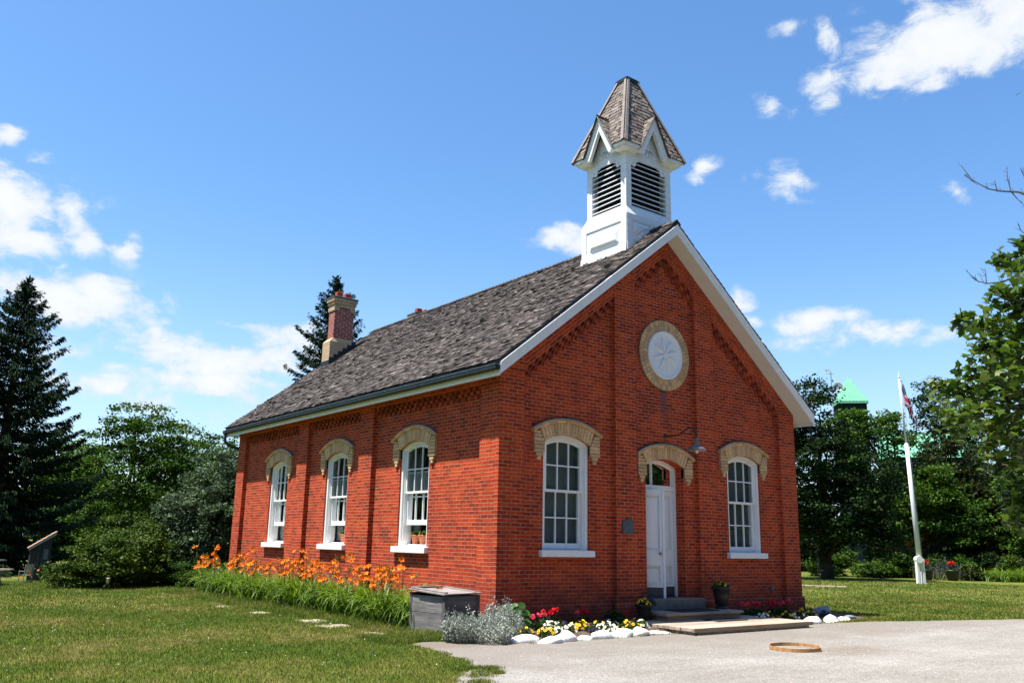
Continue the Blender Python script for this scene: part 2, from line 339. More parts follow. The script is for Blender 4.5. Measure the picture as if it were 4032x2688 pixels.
def leaf_mat(name, c1, c2, c3=None, trans=.28, rough=.5, spec=.35, nscale=.7):
    m, g, out = newmat(name); c3 = c3 or c1
    ge = g.n('ShaderNodeNewGeometry'); ri = ge.outputs['Random Per Island']
    nz = g.noise(g.n('ShaderNodeTexCoord').outputs['Object'], nscale, 3., .6)
    c = g.mix(g.rng(nz, .38, .62), c1, c2)
    c = g.mix(g.rng(ri, .72, 1.0, 0, .85), c, c3)
    c = g.n('ShaderNodeHueSaturation', {'Value': g.rng(g.n('ShaderNodeTexWhiteNoise', {'W': ri}, noise_dimensions='1D').outputs[0], 0, 1, .65, 1.35), 'Color': c}).outputs[0]
    b = g.n('ShaderNodeBsdfPrincipled', {'Base Color': c, 'Roughness': rough, 'Specular IOR Level': spec})
    t = g.n('ShaderNodeBsdfTranslucent', {'Color': g.n('ShaderNodeHueSaturation', {'Saturation': 1.1, 'Value': 1.3, 'Color': c}).outputs[0]})
    g.t.links.new(g.n('ShaderNodeMixShader', {0: trans, 1: b.outputs[0], 2: t.outputs[0]}).outputs[0], out.inputs[0]); return m
M['l_dark'] = leaf_mat('dark maple leaf', (.009, .021, .006), (.016, .036, .008), (.032, .062, .012), 0.18, 0.65, 0.12)
M['l_mid'] = leaf_mat('mid green leaf', (.028, .066, .009), (.050, .100, .012), (.090, .15, .02), 0.22, 0.65, 0.12)
M['l_bright'] = leaf_mat('bright green leaf', (.034, .078, .010), (.055, .11, .013), (.09, .145, .02), 0.22, 0.65, 0.12)
M['l_silver'] = leaf_mat('grey green leaf', (.055, .088, .040), (.080, .120, .058), (.14, .19, .11), 0.2, 0.65, 0.16)
M['l_olive'] = leaf_mat('olive cedar leaf', (.018, .027, .006), (.026, .036, .008), (.038, .042, .011), 0.15, 0.7, 0.1)
M['l_bush'] = leaf_mat('bush leaf', (.032, .062, .008), (.060, .100, .011), (.11, .16, .022), 0.22, 0.6, 0.15)
M['l_locust'] = leaf_mat('blue green locust leaf', (.024, .044, .020), (.036, .060, .026), (.05, .076, .032), 0.2, 0.65, 0.14)
M['l_spruce'] = leaf_mat('spruce needles', (.009, .020, .010), (.014, .028, .013), (.022, .042, .017), .06, .85, .03)
M['l_fore'] = leaf_mat('near maple leaf', (.046, .092, .012), (.074, .125, .017), (.14, .175, .035), 0.32, 0.42, 0.35)
M['l_far'] = leaf_mat('far wood leaf', (.010, .021, .006), (.016, .033, .008), (.026, .048, .010), 0.15, 0.7, 0.1)
M['l_lily'] = leaf_mat('daylily blade', (.075, .145, .012), (.115, .195, .017), (.18, .25, .03), 0.3, 0.5, 0.3)
M['l_plant'] = leaf_mat('bedding leaf', (.020, .050, .010), (.034, .075, .013), (.05, .10, .018), 0.22, 0.55, 0.25)
M['l_broad'] = leaf_mat('broad leaf', (.028, .088, .012), (.045, .12, .016), (.06, .14, .02), 0.22, 0.5, 0.3)
M['l_dusty'] = leaf_mat('silver leaf', (.27, .30, .245), (.35, .385, .33), (.50, .53, .48), 0.12, 0.8, 0.15)
M['stem'] = simple('green stem', (.09, .13, .03), (.12, .14, .04), 6, .7)
M['bark'] = simple('bark', (.045, .036, .028), (.075, .06, .048), 5, .95, .8, (3, 3, .5), bdist=.04)
M['twig'] = simple('grey twig', (.10, .085, .07), (.06, .05, .04), 8, .9)
def petal(name, c, c2=None): M[name] = leaf_mat(name, c, c2 or c, tuple(min(1, x * 1.3) for x in c), .3, .6, .2, 6.)
petal('p_orange', (.86, .215, .004), (.78, .14, .003)); petal('p_yellow', (.80, .50, .012)); petal('p_white', (.78, .76, .62))
petal('p_red', (.62, .012, .02)); petal('p_pink', (.75, .09, .13)); petal('p_purple', (.035, .018, .085)); petal('p_lav', (.06, .05, .10))
petal('p_apricot', (.7, .30, .15)); petal('p_flag', (.5, .5, .5))

# ------------------------------------------------------------------ ground
GZ = -0.2
GRAVEL = [(-7.2, -16), (-6.5, -10.5), (-5.2, -6.8), (-4.35, -5.1), (-3.5, -4.1), (-3.02, -3.55), (-2.72, -3.15), (-2.54, -2.75), (-2.44, -2.3), (-2.36, -1.8), (-2.26, -1.3), (-2.24, -.88), (-1.9, -.74), (-1.45, -.9), (-1.0, -1.2),
          (-.4, -1.35), (.5, -1.6), (2.9, -1.45), (3.0, -1.0), (6.2, -1.0), (6.6, -1.55), (7.2, -1.62), (8.7, -1.80), (10.5, -2.35), (13.3, -3.15), (19, -4.7), (30, -7.5), (30, -16)]
def inpoly(x, y, P):
    r = np.zeros(len(x), bool); j = len(P) - 1
    for i in range(len(P)):
        xi, yi = P[i]; xj, yj = P[j]
        r ^= ((yi > y) != (yj > y)) & (x < (xj - xi) * (y - yi) / (yj - yi + 1e-12) + xi); j = i
    return r
def wob(x, y, s=1.0):
    return (np.sin(x * 1.7 * s + 1.3 * np.sin(y * 2.3 * s)) + np.sin(y * 2.9 * s + 2.1 * np.sin(x * 1.9 * s)) + .7 * np.sin(x * 6.1 * s + y * 4.7 * s)) / 2.7
def lawn_mat():
    m, g, out = newmat('lawn'); o = g.n('ShaderNodeTexCoord').outputs['Object']
    a = g.noise(o, .35, 4., .6); b = g.noise(o, 1.6, 5., .65); c = g.noise(o, 28., 4., .7)
    k = g.m('ADD', g.m('MULTIPLY', a, .55), g.m('MULTIPLY', b, .45))
    cc = g.ramp(k, [(.31, (.040, .073, .006)), (.445, (.066, .101, .009)), (.55, (.118, .126, .022)), (.65, (.21, .175, .065))])
    cc = g.n('ShaderNodeHueSaturation', {'Value': g.rng(c, .25, .75, .6, 1.35), 'Color': cc}).outputs[0]
    finish(g, out, cc, .95, c, .8, .03, spec=.15); return m
M['lawn'] = lawn_mat()
mb = MB(); NL = 40
mb.add([(-700, -300, GZ), (900, -300, GZ), (900, 900, GZ), (-700, 900, GZ)], [(0, 1, 2, 3)])
kind(mb.build('lawn', M['lawn']), 'structure')
def gravel_mat():
    m, g, out = newmat('gravel'); o = g.n('ShaderNodeTexCoord').outputs['Object']
    a = g.noise(o, .45, 5., .6); b = g.noise(o, 55., 3., .6); a = g.m('ADD', g.m('MULTIPLY', a, .6), g.m('MULTIPLY', g.noise(g.n('ShaderNodeMapping', {'Vector': o, 'Rotation': (0, 0, .35), 'Scale': (.6, 2.2, 1)}).outputs[0], 1.1, 6., .68), .4))
    v = g.n('ShaderNodeTexVoronoi', {'Vector': o, 'Scale': 46.}).outputs
    cc = g.ramp(g.m('ADD', g.m('MULTIPLY', a, .8), g.m('MULTIPLY', b, .2)), [(.30, (.16, .143, .122)), (.46, (.222, .207, .186)), (.60, (.28, .267, .248)), (.7, (.34, .332, .318))])
    cc = g.n('ShaderNodeHueSaturation', {'Value': g.rng(g.n('ShaderNodeSeparateColor', {0: v['Color']}).outputs[0], 0, 1, .74, 1.2), 'Color': cc}).outputs[0]
    yy = g.n('ShaderNodeSeparateXYZ', {0: o}).outputs[1]
    old = g.rng(g.m('ADD', yy, g.m('MULTIPLY', g.m('SUBTRACT', g.noise(o, .55, 6., .62), .5), 6.5)), -4.6, -2.4, 0, .8, True)
    cc = g.mix(old, cc, (.185, .163, .14))
    dl = g.vm('LENGTH', g.vm('MULTIPLY', g.vm('SUBTRACT', o, (3.35, -4.75, GZ)), (1.0, 1.9, 0)))
    dirt = g.m('MULTIPLY', g.rng(g.m('ADD', dl, g.m('MULTIPLY', g.m('SUBTRACT', g.noise(o, 2.2, 5., .65), .5), 1.6)), .35, 1.15, .75, 0, True), g.rng(g.noise(o, 9., 4.), .3, .6, .5, 1.))
    cc = g.mix(dirt, cc, (.17, .135, .105))
    edge = g.rng(g.m('ADD', g.n('ShaderNodeSeparateXYZ', {0: o}).outputs[1], g.m('MULTIPLY', g.noise(o, 3.5, 5.), .7)), -1.55, -1.0, 0, .55, True)
    cc = g.mix(edge, cc, (.15, .115, .085))
    finish(g, out, cc, .95, g.m('ADD', g.m('MULTIPLY', v['Distance'], -1.0), b), .9, .012, spec=.2); return m
M['gravel'] = gravel_mat()
def sheet(name, poly, z, mat, sub=.12, amp=.05):
    """flat sheet with a ragged outline"""
    pts = []
    for i in range(len(poly)):
        a = Vector((*poly[i], z)); b = Vector((*poly[(i + 1) % len(poly)], z)); n = max(1, int((b - a).length / sub)); n = min(n, 60)
        for k in range(n):
            p = a.lerp(b, k / n); nn = Vector((b.y - a.y, a.x - b.x, 0)).normalized()
            w_ = float(wob(np.array([p.x]), np.array([p.y]), 2.2)[0]) * amp + rnd.uniform(-.4, .4) * amp
            pts.append(p + nn * w_)
    tris = tessellate_polygon([pts]); mb = MB(); mb.add(pts, tris)
    mb2 = mb.build(name, mat)
    if mb2.data.polygons[0].normal.z < 0: mb2.data.flip_normals()
    return mb2
kind(sheet('gravel_drive', GRAVEL, GZ + .006, M['gravel'], .1, .05), 'structure')

# loose pebbles on the drive
rg = np.random.default_rng(5)
n = 9000
px = rg.uniform(-5.5, 12, n); py = -1.5 - rg.random(n) ** .8 * 8.5
ok = inpoly(px + .1, py + .1, GRAVEL) & inpoly(px - .12, py - .05, GRAVEL)
px, py = px[ok], py[ok]; n = len(px); r = rg.uniform(.005, .015, n) * (1 + 1.0 * (rg.random(n) > .97))
base = np.array([(1, 0, 0), (0, 1, 0), (-1, 0, 0), (0, -1, 0), (.1, .1, .75)])
ang = rg.uniform(0, 6.28, n); ca, sa = np.cos(ang), np.sin(ang)
V = np.stack([(base[None, :, 0] * ca[:, None] - base[None, :, 1] * sa[:, None] * .7) * r[:, None] + px[:, None],
              (base[None, :, 0] * sa[:, None] + base[None, :, 1] * ca[:, None] * .7) * r[:, None] + py[:, None],
              base[None, :, 2] * r[:, None] + GZ + .006 + 0 * px[:, None]], 2).reshape(-1, 3)
F = (np.arange(n)[:, None, None] * 5 + np.array([(0, 1, 4), (1, 2, 4), (2, 3, 4), (3, 0, 4)])[None]).reshape(-1, 3)
M['pebble'] = simple('pebble', (.27, .245, .22), (.21, .185, .165), 3, .9, island=.3)
kind(npmesh('gravel_stones', V, F, M['pebble']), 'stuff')

# flower bed soil
def soil(name, poly, h=.07):
    P = np.array(poly); mb = MB(); x0, y0 = P.min(0); x1, y1 = P.max(0); s = .07
    nx, ny = int((x1 - x0) / s) + 1, int((y1 - y0) / s) + 1; idx = {}
    for i in range(nx + 1):
        for j in range(ny + 1):
            x, y = x0 + i * s, y0 + j * s
            e = min(1, max(0, min(abs(y - y0), abs(x - x0), abs(x1 - x)) / .25))
            idx[i, j] = len(mb.v); mb.v.append((x, y, GZ - .02 + .03 * e + h * e * (.7 + .3 * math.sin(x * 5) * math.cos(y * 7)) + rnd.uniform(0, .018)))
    for i in range(nx):
        for j in range(ny): mb.f.append((idx[i, j], idx[i + 1, j], idx[i + 1, j + 1], idx[i, j + 1]))
    return kind(mb.build(name, M['soil'], recalc=False, smooth=True), 'structure')
soil('flower_bed', [(-.75, -1.62), (3.35, -1.62), (3.35, 0.02), (-.75, .02)])
soil('flower_bed', [(5.7, -1.5), (9.6, -1.5), (9.6, .02), (5.7, .02)])
soil('flower_bed', [(-.95, .6), (.12, .6), (.12, 13.9), (-.95, 13.9)], .05)

# ------------------------------------------------------------------ schoolhouse
W, D, XC = 9.108, 13.26, 4.554
SL = .787
def roofz(x): return 8.45 - SL * abs(x - XC)
OX, OV = .30, .37
house = thing('schoolhouse', 'red brick one room schoolhouse with white bell cupola and grey shingle roof', 'building', (XC, 0, GZ))
PD = .11                                           # the panels lie this far behind the pilasters
def Tf(uc): return lambda u, d, z: (uc + u, PD + d, z)
def Ts(yc): return lambda u, d, z: (PD + d, yc - u, z)
WA, ZS, ZSP, ZCR = .59, 1.22, 3.255, 3.415        # opening half width, sill top, springing, crown
def arcz(u, a, zs, zc):                            # height of a segmental arch at u
    h = zc - zs; r = (a * a + h * h) / (2 * h); return zc - r + math.sqrt(max(0, r * r - u * u))
def opening(a, z0, zs, zc, n=12):
    return [(-a, z0), (a, z0)] + [(a - 2 * a * i / n, arcz(a - 2 * a * i / n, a, zs, zc)) for i in range(n + 1)]
def wall_with_holes(mb, outer, holes, to3, depth, rev):
    polys = [[Vector((p[0], p[1], 0)) for p in outer]] + [[Vector((p[0], p[1], 0)) for p in h] for h in holes]
    tris = tessellate_polygon(polys); flat = [p for P in polys for p in P]
    mb.add([to3(p.x, depth, p.y) for p in flat], tris)
    for h in holes:
        n = len(h)
        mb.add([to3(p[0], depth, p[1]) for p in h] + [to3(p[0], depth + rev, p[1]) for p in h], [(i, (i + 1) % n, n + (i + 1) % n, n + i) for i in range(n)])
FW = [1.74, 7.20]; SW = [3.13, 6.75, 10.27]; DX = 4.535
DZ = -.265
mb = MB()
zw = roofz(0) - .30
outer = [(0, GZ), (W, GZ), (W, zw), (XC, roofz(XC) - .30), (0, zw)]
holes = [[(c + u, z) for u, z in opening(WA, ZS - .13, ZSP, ZCR)] for c in FW] + [[(DX + u, z) for u, z in opening(WA, .27, ZSP + DZ, ZCR + DZ)]]
wall_with_holes(mb, outer, holes, lambda x, d, z: (x, d, z), PD, .34)
outer = [(-.12, GZ), (-D, GZ), (-D, zw), (-.12, zw)]
holes = [[(-c + u, z) for u, z in opening(WA, ZS - .13, ZSP, ZCR)] for c in SW]
wall_with_holes(mb, outer, holes, lambda u, d, z: (d, -u, z), PD, .34)
def fpil(x0, x1):                                  # a pilaster on the gable front, its head cut to the rake
    xs = sorted([x0, x1] + ([XC] if x0 < XC < x1 else []))
    mb.prism([(x0, 0, GZ), (x1, 0, GZ)] + [(x, 0, roofz(x) - .30) for x in xs[::-1]], (0, PD + .01, 0))
FP = [(0, .593), (2.983, 3.59), (5.50, 6.11), (8.50, W)]
for a, b in FP: fpil(a, b)
SP = [(.12, .614), (4.84, 5.464), (8.313, 8.915), (12.69, D)]
for a, b in SP: mb.box(0, PD + .01, a, b, GZ, zw)
mb.box(W - .4, W, PD + .012, D - .4, GZ, zw)
mb.prism([(0.121, D - .4, GZ), (W, D - .4, GZ), (W, D - .4, zw), (XC, D - .4, roofz(XC) - .3), (0.121, D - .4, zw)], (0, .4, 0))
wall = mb.build('wall', M['brick'], house, uv=True, recalc=False)
# plinth with a chamfered water table
mb = MB()
def plinth_f(x0, x1, y):
    mb.hexa([(x0, y - .04, GZ - .02), (x1, y - .04, GZ - .02), (x1, y + .05, GZ - .02), (x0, y + .05, GZ - .02), (x0, y - .04, .17), (x1, y - .04, .17), (x1, y + .05, .17), (x0, y + .05, .17)])
    mb.hexa([(x0, y - .04, .17), (x1, y - .04, .17), (x1, y + .05, .17), (x0, y + .05, .17), (x0, y - .003, .235), (x1, y - .003, .235), (x1, y + .05, .235), (x0, y + .05, .235)])
plinth_f(-.04, .63, 0); plinth_f(.63, 2.945, PD); plinth_f(2.945, 3.625, 0)
plinth_f(5.47, 6.15, 0); plinth_f(6.15, 8.46, PD); plinth_f(8.46, W + .04, 0)
mb.box(-.04, .05, .05, D, GZ - .02, .17)
mb.build('plinth', M['brick'], wall, uv=True)
# frieze under the eaves and up the rakes, its bricks laid to the slope
th = math.atan(SL); ct, st = math.cos(th), math.sin(th)
def rake_uv(p, n):
    s = 1 if p.x < XC else -1
    return (s * (p.x - XC) * ct + (p.z - 8) * st, -s * (p.x - XC) * st + (p.z - 8) * ct)
mb = MB(); BH = .43
for x0, x1 in ((.593, 2.983), (3.59, XC), (XC, 5.50), (6.11, 8.50)):
    mb.prism([(x0, .004, roofz(x0) - .30 - BH), (x1, .004, roofz(x1) - .30 - BH), (x1, .004, roofz(x1) - .30), (x0, .004, roofz(x0) - .30)], (0, PD, 0))
mb.build('frieze', M['brick'], wall, uv=rake_uv)
mb = MB()
for (y0, y1) in ((.614, 4.84), (5.464, 8.313), (8.915, 12.69)): mb.box(.004, PD + .01, y0, y1, 4.27, zw)
mb.build('frieze', M['brick'], wall, uv=True)
# dentil corbels: rows of projecting bricks
mb = MB()
for (y0, y1) in ((.614, 4.84), (5.464, 8.313), (8.915, 12.69)):
    mb = MB()
    for r in range(3):
        n = int((y1 - y0) / .21); s = (y1 - y0) / n
        for i in range(n):
            a = y0 + (i + (.5 if r % 2 else 0)) * s
            if a + s * .5 <= y1: mb.box(.012 + .028 * r, PD + .01, a + .004, a + s * .5 - .004, 4.27 - .072 * (r + 1), 4.27 - .072 * r - .004)
    mb.build('dentil_corbels', M['brick_block'], wall)
for x0, x1, sg in ((.593, 2.983, 1), (3.59, XC, 1), (XC, 5.50, -1), (6.11, 8.50, -1)):
    L = (x1 - x0) / ct; n = int(L / .21); s = L / n; mb = MB()
    for r in range(3):
        for i in range(n):
            a = (i + (.5 if r % 2 else 0)) * s; b = a + s * .5 - .008
            if b > L: continue
            t0, t1 = .076 * r, .076 * (r + 1) - .005
            def P(al, t, y):
                if sg > 0: bx, bz = x0, roofz(x0) - .30 - BH; return (bx + al * ct + t * st * 0, y, bz + al * st - t / ct)
                bx, bz = x1, roofz(x1) - .30 - BH; return (bx - al * ct, y, bz + al * st - t / ct)
            y = .018 + .028 * r
            p = [P(a, t1, y), P(b, t1, y), P(b, t1, PD + .01), P(a, t1, PD + .01), P(a, t0, y), P(b, t0, y), P(b, t0, PD + .01), P(a, t0, PD + .01)]
            mb.hexa(p)
    mb.build('dentil_corbels', M['brick_block'], wall)

# interior seen through the side windows
mb = MB(); mb.box(.46, W - .41, .5, D - .41, .18, .26); mb.build('interior_floor', M['floorboards'], house)
mb = MB(); mb.box(W - .44, W - .41, .5, D - .41, .26, 4.3); mb.box(.46, W - .44, D - .44, D - .41, .26, 4.3); mb.box(.46, W - .44, .46, .5, .26, 4.3)
for a, b in ((.5, 2.5), (3.76, 6.12), (7.38, 9.64), (10.9, D - .45)): mb.box(.455, .475, a, b, .26, 4.3)
mb.build('interior_wall', M['plaster'], house)
mb = MB(); mb.box(.1, W - .41, .12, D - .41, 4.3, 4.34); mb.build('ceiling', M['plaster'], house)

# windows
def arc_strip(mb, T, a, zi, zo, d0, d1, n=12):     # solid between two curves zi(u) < zo(u)
    us = [-a + 2 * a * i / n for i in range(n + 1)]
    for p, q in zip(us[:-1], us[1:]):
        mb.hexa([T(p, d0, zi(p)), T(q, d0, zi(q)), T(q, d1, zi(q)), T(p, d1, zi(p)), T(p, d0, zo(p)), T(q, d0, zo(q)), T(q, d1, zo(q)), T(p, d1, zo(p))])
def make_hood(T, dz, parent):
    """arched hood of buff brick: voussoirs, stepped label stops and a projecting mould"""
    Z = lambda u: arcz(u, .89, 3.50, 3.742) + dz
    zi = lambda u: arcz(u, WA, ZSP, ZCR) + dz
    back = MB(); mb = MB(); a = WA
    arc_strip(back, T, a, lambda u: zi(u) + .004, lambda u: Z(u) - .09, -.030, .06)
    for s in (-1, 1):
        us = sorted((s * a, s * .845)); back.box(us[0], us[1], -.030, .06, 3.045 + dz, 3.43 + dz, T)
    n = 17
    for i in range(n):
        b0, b1 = -a + 2 * a * i / n + .004, -a + 2 * a * (i + 1) / n - .004
        t0, t1 = b0 * 1.19, b1 * 1.19; pr = -.05 - rnd.uniform(0, .008)
        mb.hexa([T(b0, pr, zi(b0)), T(b1, pr, zi(b1)), T(b1, .02, zi(b1)), T(b0, .02, zi(b0)), T(t0, pr, Z(t0) - .088), T(t1, pr, Z(t1) - .088), T(t1, .02, Z(t1) - .088), T(t0, .02, Z(t0) - .088)])
    for s in (-1, 1):
        z = 3.04
        while z < 3.42:
            top = min(z + .069, 3.455)
            inn = a + .004 if z < 3.24 else a + .02 + (z - 3.24) * .55
            x0, x1 = sorted((s * inn, s * .848)); pr = -.05 - rnd.uniform(0, .007)
            mb.box(x0, x1, pr, .02, z + dz, top - .007 + dz, T); z += .0705
        c = .72 * s
        mb.box(c - .075, c + .075, -.046, .02, 2.968 + dz, 3.034 + dz, T); mb.box(c - .042, c + .042, -.04, .02, 2.893 + dz, 2.962 + dz, T)
    h = back.build('hood_mould', M['buff_mortar'], parent); mb.build('arch_brick', M['buff'], h, bevel=.004)
    mm = MB(); cap = MB(); n = 9
    for i in range(n):
        u0, u1 = -.89 + 1.78 * i / n + .004, -.89 + 1.78 * (i + 1) / n - .004
        zz = lambda u, o: Z(u) - o
        for k in range(2):                         # rounded nose in two facets
            o0, o1, d0, d1 = ((.088, .05, -.075, -.105), (.05, .002, -.105, -.07))[k]
            mm.hexa([T(u0, d0, zz(u0, o0)), T(u1, d0, zz(u1, o0)), T(u1, .03, zz(u1, o0)), T(u0, .03, zz(u0, o0)), T(u0, d1, zz(u0, o1)), T(u1, d1, zz(u1, o1)), T(u1, .03, zz(u1, o1)), T(u0, .03, zz(u0, o1))])
    arc_strip(cap, T, .885, lambda u: Z(u) + .001, lambda u: Z(u) + .014, -.06, .02, 14)
    mm.build('mould_course', M['buff'], h); cap.build('flashing', M['lead'], h)
def make_window(T, raised=0.0, blind=False, front=True):
    mb = MB(); a = WA; fwid = .075
    zi = lambda u: arcz(u, a, ZSP, ZCR); zin = lambda u: zi(u) - .075
    for s in (-1, 1):
        x0, x1 = sorted((s * (a - .002), s * (a - fwid))); mb.box(x0, x1, .035, .30, ZS - .02, zin(a - fwid) + .02, T)
        x0, x1 = sorted((s * (a - fwid), s * (a - fwid - .03))); mb.box(x0, x1, .075, .28, ZS, zin(a - fwid - .03), T)
    arc_strip(mb, T, a - .003, zin, lambda u: zi(u) - .003, .037, .30)
    win = mb.build('window', M['white'], house)
    mb = MB(); mb.hexa([T(-.675, -.10, ZS - .13), T(.675, -.10, ZS - .13), T(.675, .25, ZS - .13), T(-.675, .25, ZS - .13), T(-.675, -.10, ZS - .012), T(.675, -.10, ZS - .012), T(.675, .25, ZS + .02), T(-.675, .25, ZS + .02)])
    mb.build('sill', M['white_sill'], win, bevel=.006)
    b = a - fwid - .03; zm = 2.335
    def sash(z0, d, top, dz, nm):
        mb = MB(); z0 += dz; t0, t1 = d, d + .045; st_ = .05
        zt = (lambda u: zin(u) - .004) if top == 'arch' else (lambda u: top + dz)
        for s in (-1, 1):
            x0, x1 = sorted((s * b, s * (b - st_))); mb.box(x0, x1, t0, t1, z0, zt(b - st_ if top == 'arch' else 0) - (.0 if top == 'arch' else .001), T)
        bot = .045 if top == 'arch' else .105
        mb.box(-b + st_, b - st_, t0 + .001, t1 - .001, z0, z0 + bot, T)
        if top == 'arch': arc_strip(mb, T, b - .001, lambda u: zt(u) - .05, zt, t0 + .002, t1 - .002)
        else: mb.box(-b + st_, b - st_, t0 + .001, t1 - .001, top + dz - .045, top + dz, T)
        gz0 = z0 + bot; zmid = (gz0 + (zt(0) - .05)) / 2
        for u in (-(b - st_) / 3, (b - st_) / 3): mb.box(u - .012, u + .012, t0 + .004, t1 - .006, gz0, zt(u) - .04, T)
        mb.box(-b + st_, b - st_, t0 + .006, t1 - .008, zmid - .012, zmid + .012, T)
        sa = mb.build(nm, M['white'], win)
        g_ = MB(); n = 10; e = b - st_ + .005
        top_pts = [(e - 2 * e * i / n, zt(e - 2 * e * i / n) - .045) for i in range(n + 1)]
        g_.add([T(-e, t0 + .024, gz0 - .005), T(e, t0 + .024, gz0 - .005)] + [T(u, t0 + .024, z) for u, z in top_pts], [tuple(range(n + 3))])
        g_.build('pane', M['glass_old' if blind else 'glass'], win)
    sash(zm - .02, .095, 'arch', 0, 'upper_sash'); sash(ZS + .02, .145, zm + .02, raised, 'lower_sash')
    if blind:
        mb = MB(); mb.box(-a, a, .235, .245, ZS, ZCR, T); mb.build('blind', M['blind'], win)
    else:
        mb = MB()
        for s in (-1, 1):
            n = 14; c0, c1 = s * .62, s * .33
            pts = [(c0 + (c1 - c0) * i / n, .40 + .025 * math.sin(i * 1.9)) for i in range(n + 1)]
            for (u0, d0), (u1, d1) in zip(pts[:-1], pts[1:]):
                mb.add([T(u0, d0, 1.3), T(u1, d1, 1.3), T(u1, d1, 3.45), T(u0, d0, 3.45)], [(0, 1, 2, 3)])
        mb.build('curtain', M['curtain'], win, smooth=True)
    make_hood(T, 0, win)
for c in FW: make_window(Tf(c), 0, True)
for c in SW: make_window(Ts(c), .42, False, False)

# door
T = Tf(DX); a = WA
zi = lambda u: arcz(u, a, ZSP + DZ, ZCR + DZ); zin = lambda u: zi(u) - .07
mb = MB()
for s in (-1, 1):
    x0, x1 = sorted((s * (a - .002), s * (a - .06))); mb.box(x0, x1, .23, .345, .28, zin(a - .06) + .02, T)
arc_strip(mb, T, a - .003, zin, lambda u: zi(u) - .003, .232, .345)
mb.box(-a + .06, a - .06, .235, .345, 2.50, 2.605, T)
df = mb.build('door_frame', M['door_white'], house)
mb = MB(); mb.box(-.145, -.115, .26, .30, 2.605, zin(.13) + .01, T); mb.build('transom_bar', M['door_white'], df)
mb = MB(); n = 10; e = a - .055
mb.add([T(-e, .285, 2.6), T(e, .285, 2.6)] + [T(e - 2 * e * i / n, .285, zin(e - 2 * e * i / n) + .01) for i in range(n + 1)], [tuple(range(n + 3))])
mb.build('transom_pane', M['glass'], df)
mb = MB(); mb.box(-a, a, .36, .38, 2.45, 3.3, T); mb.build('dark_lobby', M['dark_hole'], df)
def leaf_T(hx, ang, sg):                            # door leaf hung at hx, swung outwards by ang
    c, s = math.cos(ang), math.sin(ang)
    return lambda u, d, z: (DX + hx + sg * (u * c) + sg * d * s * 1.0, PD + .27 - u * s + d * c, z)
LW = a - .06
def make_leaf(hx, ang, sg, astragal):
    TL = leaf_T(hx, ang, sg); mb = MB(); z0, z1 = .285, 2.495
    mb.box(.004, LW - .004, .034, .055, z0, z1, TL)              # core
    st_ = .075
    for u0, u1 in ((.004, st_), (LW - st_, LW - .004)): mb.box(u0, u1, 0, .034, z0 + .0, z1, TL)
    for q0, q1 in ((z0, .56), (.93, 1.24), (z1 - .11, z1)): mb.box(st_, LW - st_, .001, .034, q0, q1, TL)
    if astragal: mb.box(LW - .03, LW + .022, -.022, .0, z0 - .01, z1 - .01, TL)
    lf = mb.build('door_leaf', M['door_white'], house)
    pm = MB()
    for q0, q1 in ((.56, .93), (1.24, z1 - .11)):
        for i, (o, dd) in enumerate(((0, -.010), (.020, .012))):
            pm.box(st_ + o, st_ + o + .019, dd, .034, q0 + o, q1 - o, TL); pm.box(LW - st_ - o - .016, LW - st_ - o, dd, .034, q0 + o, q1 - o, TL)
            pm.box(st_ + o + .016, LW - st_ - o - .016, dd, .034, q0 + o, q0 + o + .016, TL); pm.box(st_ + o + .016, LW - st_ - o - .016, dd, .034, q1 - o - .016, q1 - o, TL)
        pm.hexa([TL(st_ + .06, .033, q0 + .06), TL(LW - st_ - .06, .033, q0 + .06), TL(LW - st_ - .06, .0345, q0 + .06), TL(st_ + .06, .0345, q0 + .06), TL(st_ + .06, .016, q1 - .06), TL(LW - st_ - .06, .016, q1 - .06), TL(LW - st_ - .06, .0345, q1 - .06), TL(st_ + .06, .0345, q1 - .06)])
    pm.build('panel_moulding', M['door_white'], lf)
    km = MB(); km.box(.006, LW - .03 if astragal else LW - .006, -.006, .0, z0 + .004, .49, TL); km.build('kick_plate', M['kick'], lf)
    if astragal:
        hm = MB(); hm.lathe([(.004, 0), (.03, .003), (.03, .008), (.012, .012), (.012, .04), (.028, .05), (.032, .065), (.022, .08), (.004, .083)], n=14, T=lambda x, y, z: TL(LW - .085 + x, -z, 1.17 + y))
        hm.build('door_knob', M['steel'], lf, smooth=True)
make_leaf(-LW, R(34), 1, True); make_leaf(LW, R(-1.0), -1, False)
make_hood(Tf(DX), DZ, df)
mb = MB(); mb.box(3.62, 5.42, -.17, .40, .0, .275); mb.box(3.60, 5.44, -.19, .05, GZ, .0)
mb.build('threshold_stone', M['stone'], house, bevel=.012)

# round medallion in the gable
def ring_bricks(mb, cx, cz, r0, r1, n, y0, y1):
    for i in range(n):
        a0, a1 = 2 * math.pi * (i + .06) / n, 2 * math.pi * (i + .94) / n; pr = y0 - rnd.uniform(0, .008)
        q = [(cx + r * math.sin(t), cz + r * math.cos(t)) for r, t in ((r0, a0), (r0, a1), (r1, a1), (r1, a0))]
        mb.hexa([(x, pr, z) for x, z in q] + [(x, y1, z) for x, z in q])
MX, MZ = 4.575, 5.44
mb = MB()
ny = 40
mb.prism([(MX + .795 * math.sin(2 * math.pi * i / ny), .086, MZ + .795 * math.cos(2 * math.pi * i / ny)) for i in range(ny)], (0, .03, 0))
med = mb.build('medallion', M['buff_mortar'], house)
mb = MB(); ring_bricks(mb, MX, MZ, .675, .79, 50, .075, .10); ring_bricks(mb, MX, MZ, .555, .668, 44, .075, .10); mb.build('ring_brick', M['buff'], med)
mb = MB(); TD = lambda x, y, z: (MX + x, .085 - z, MZ + y)
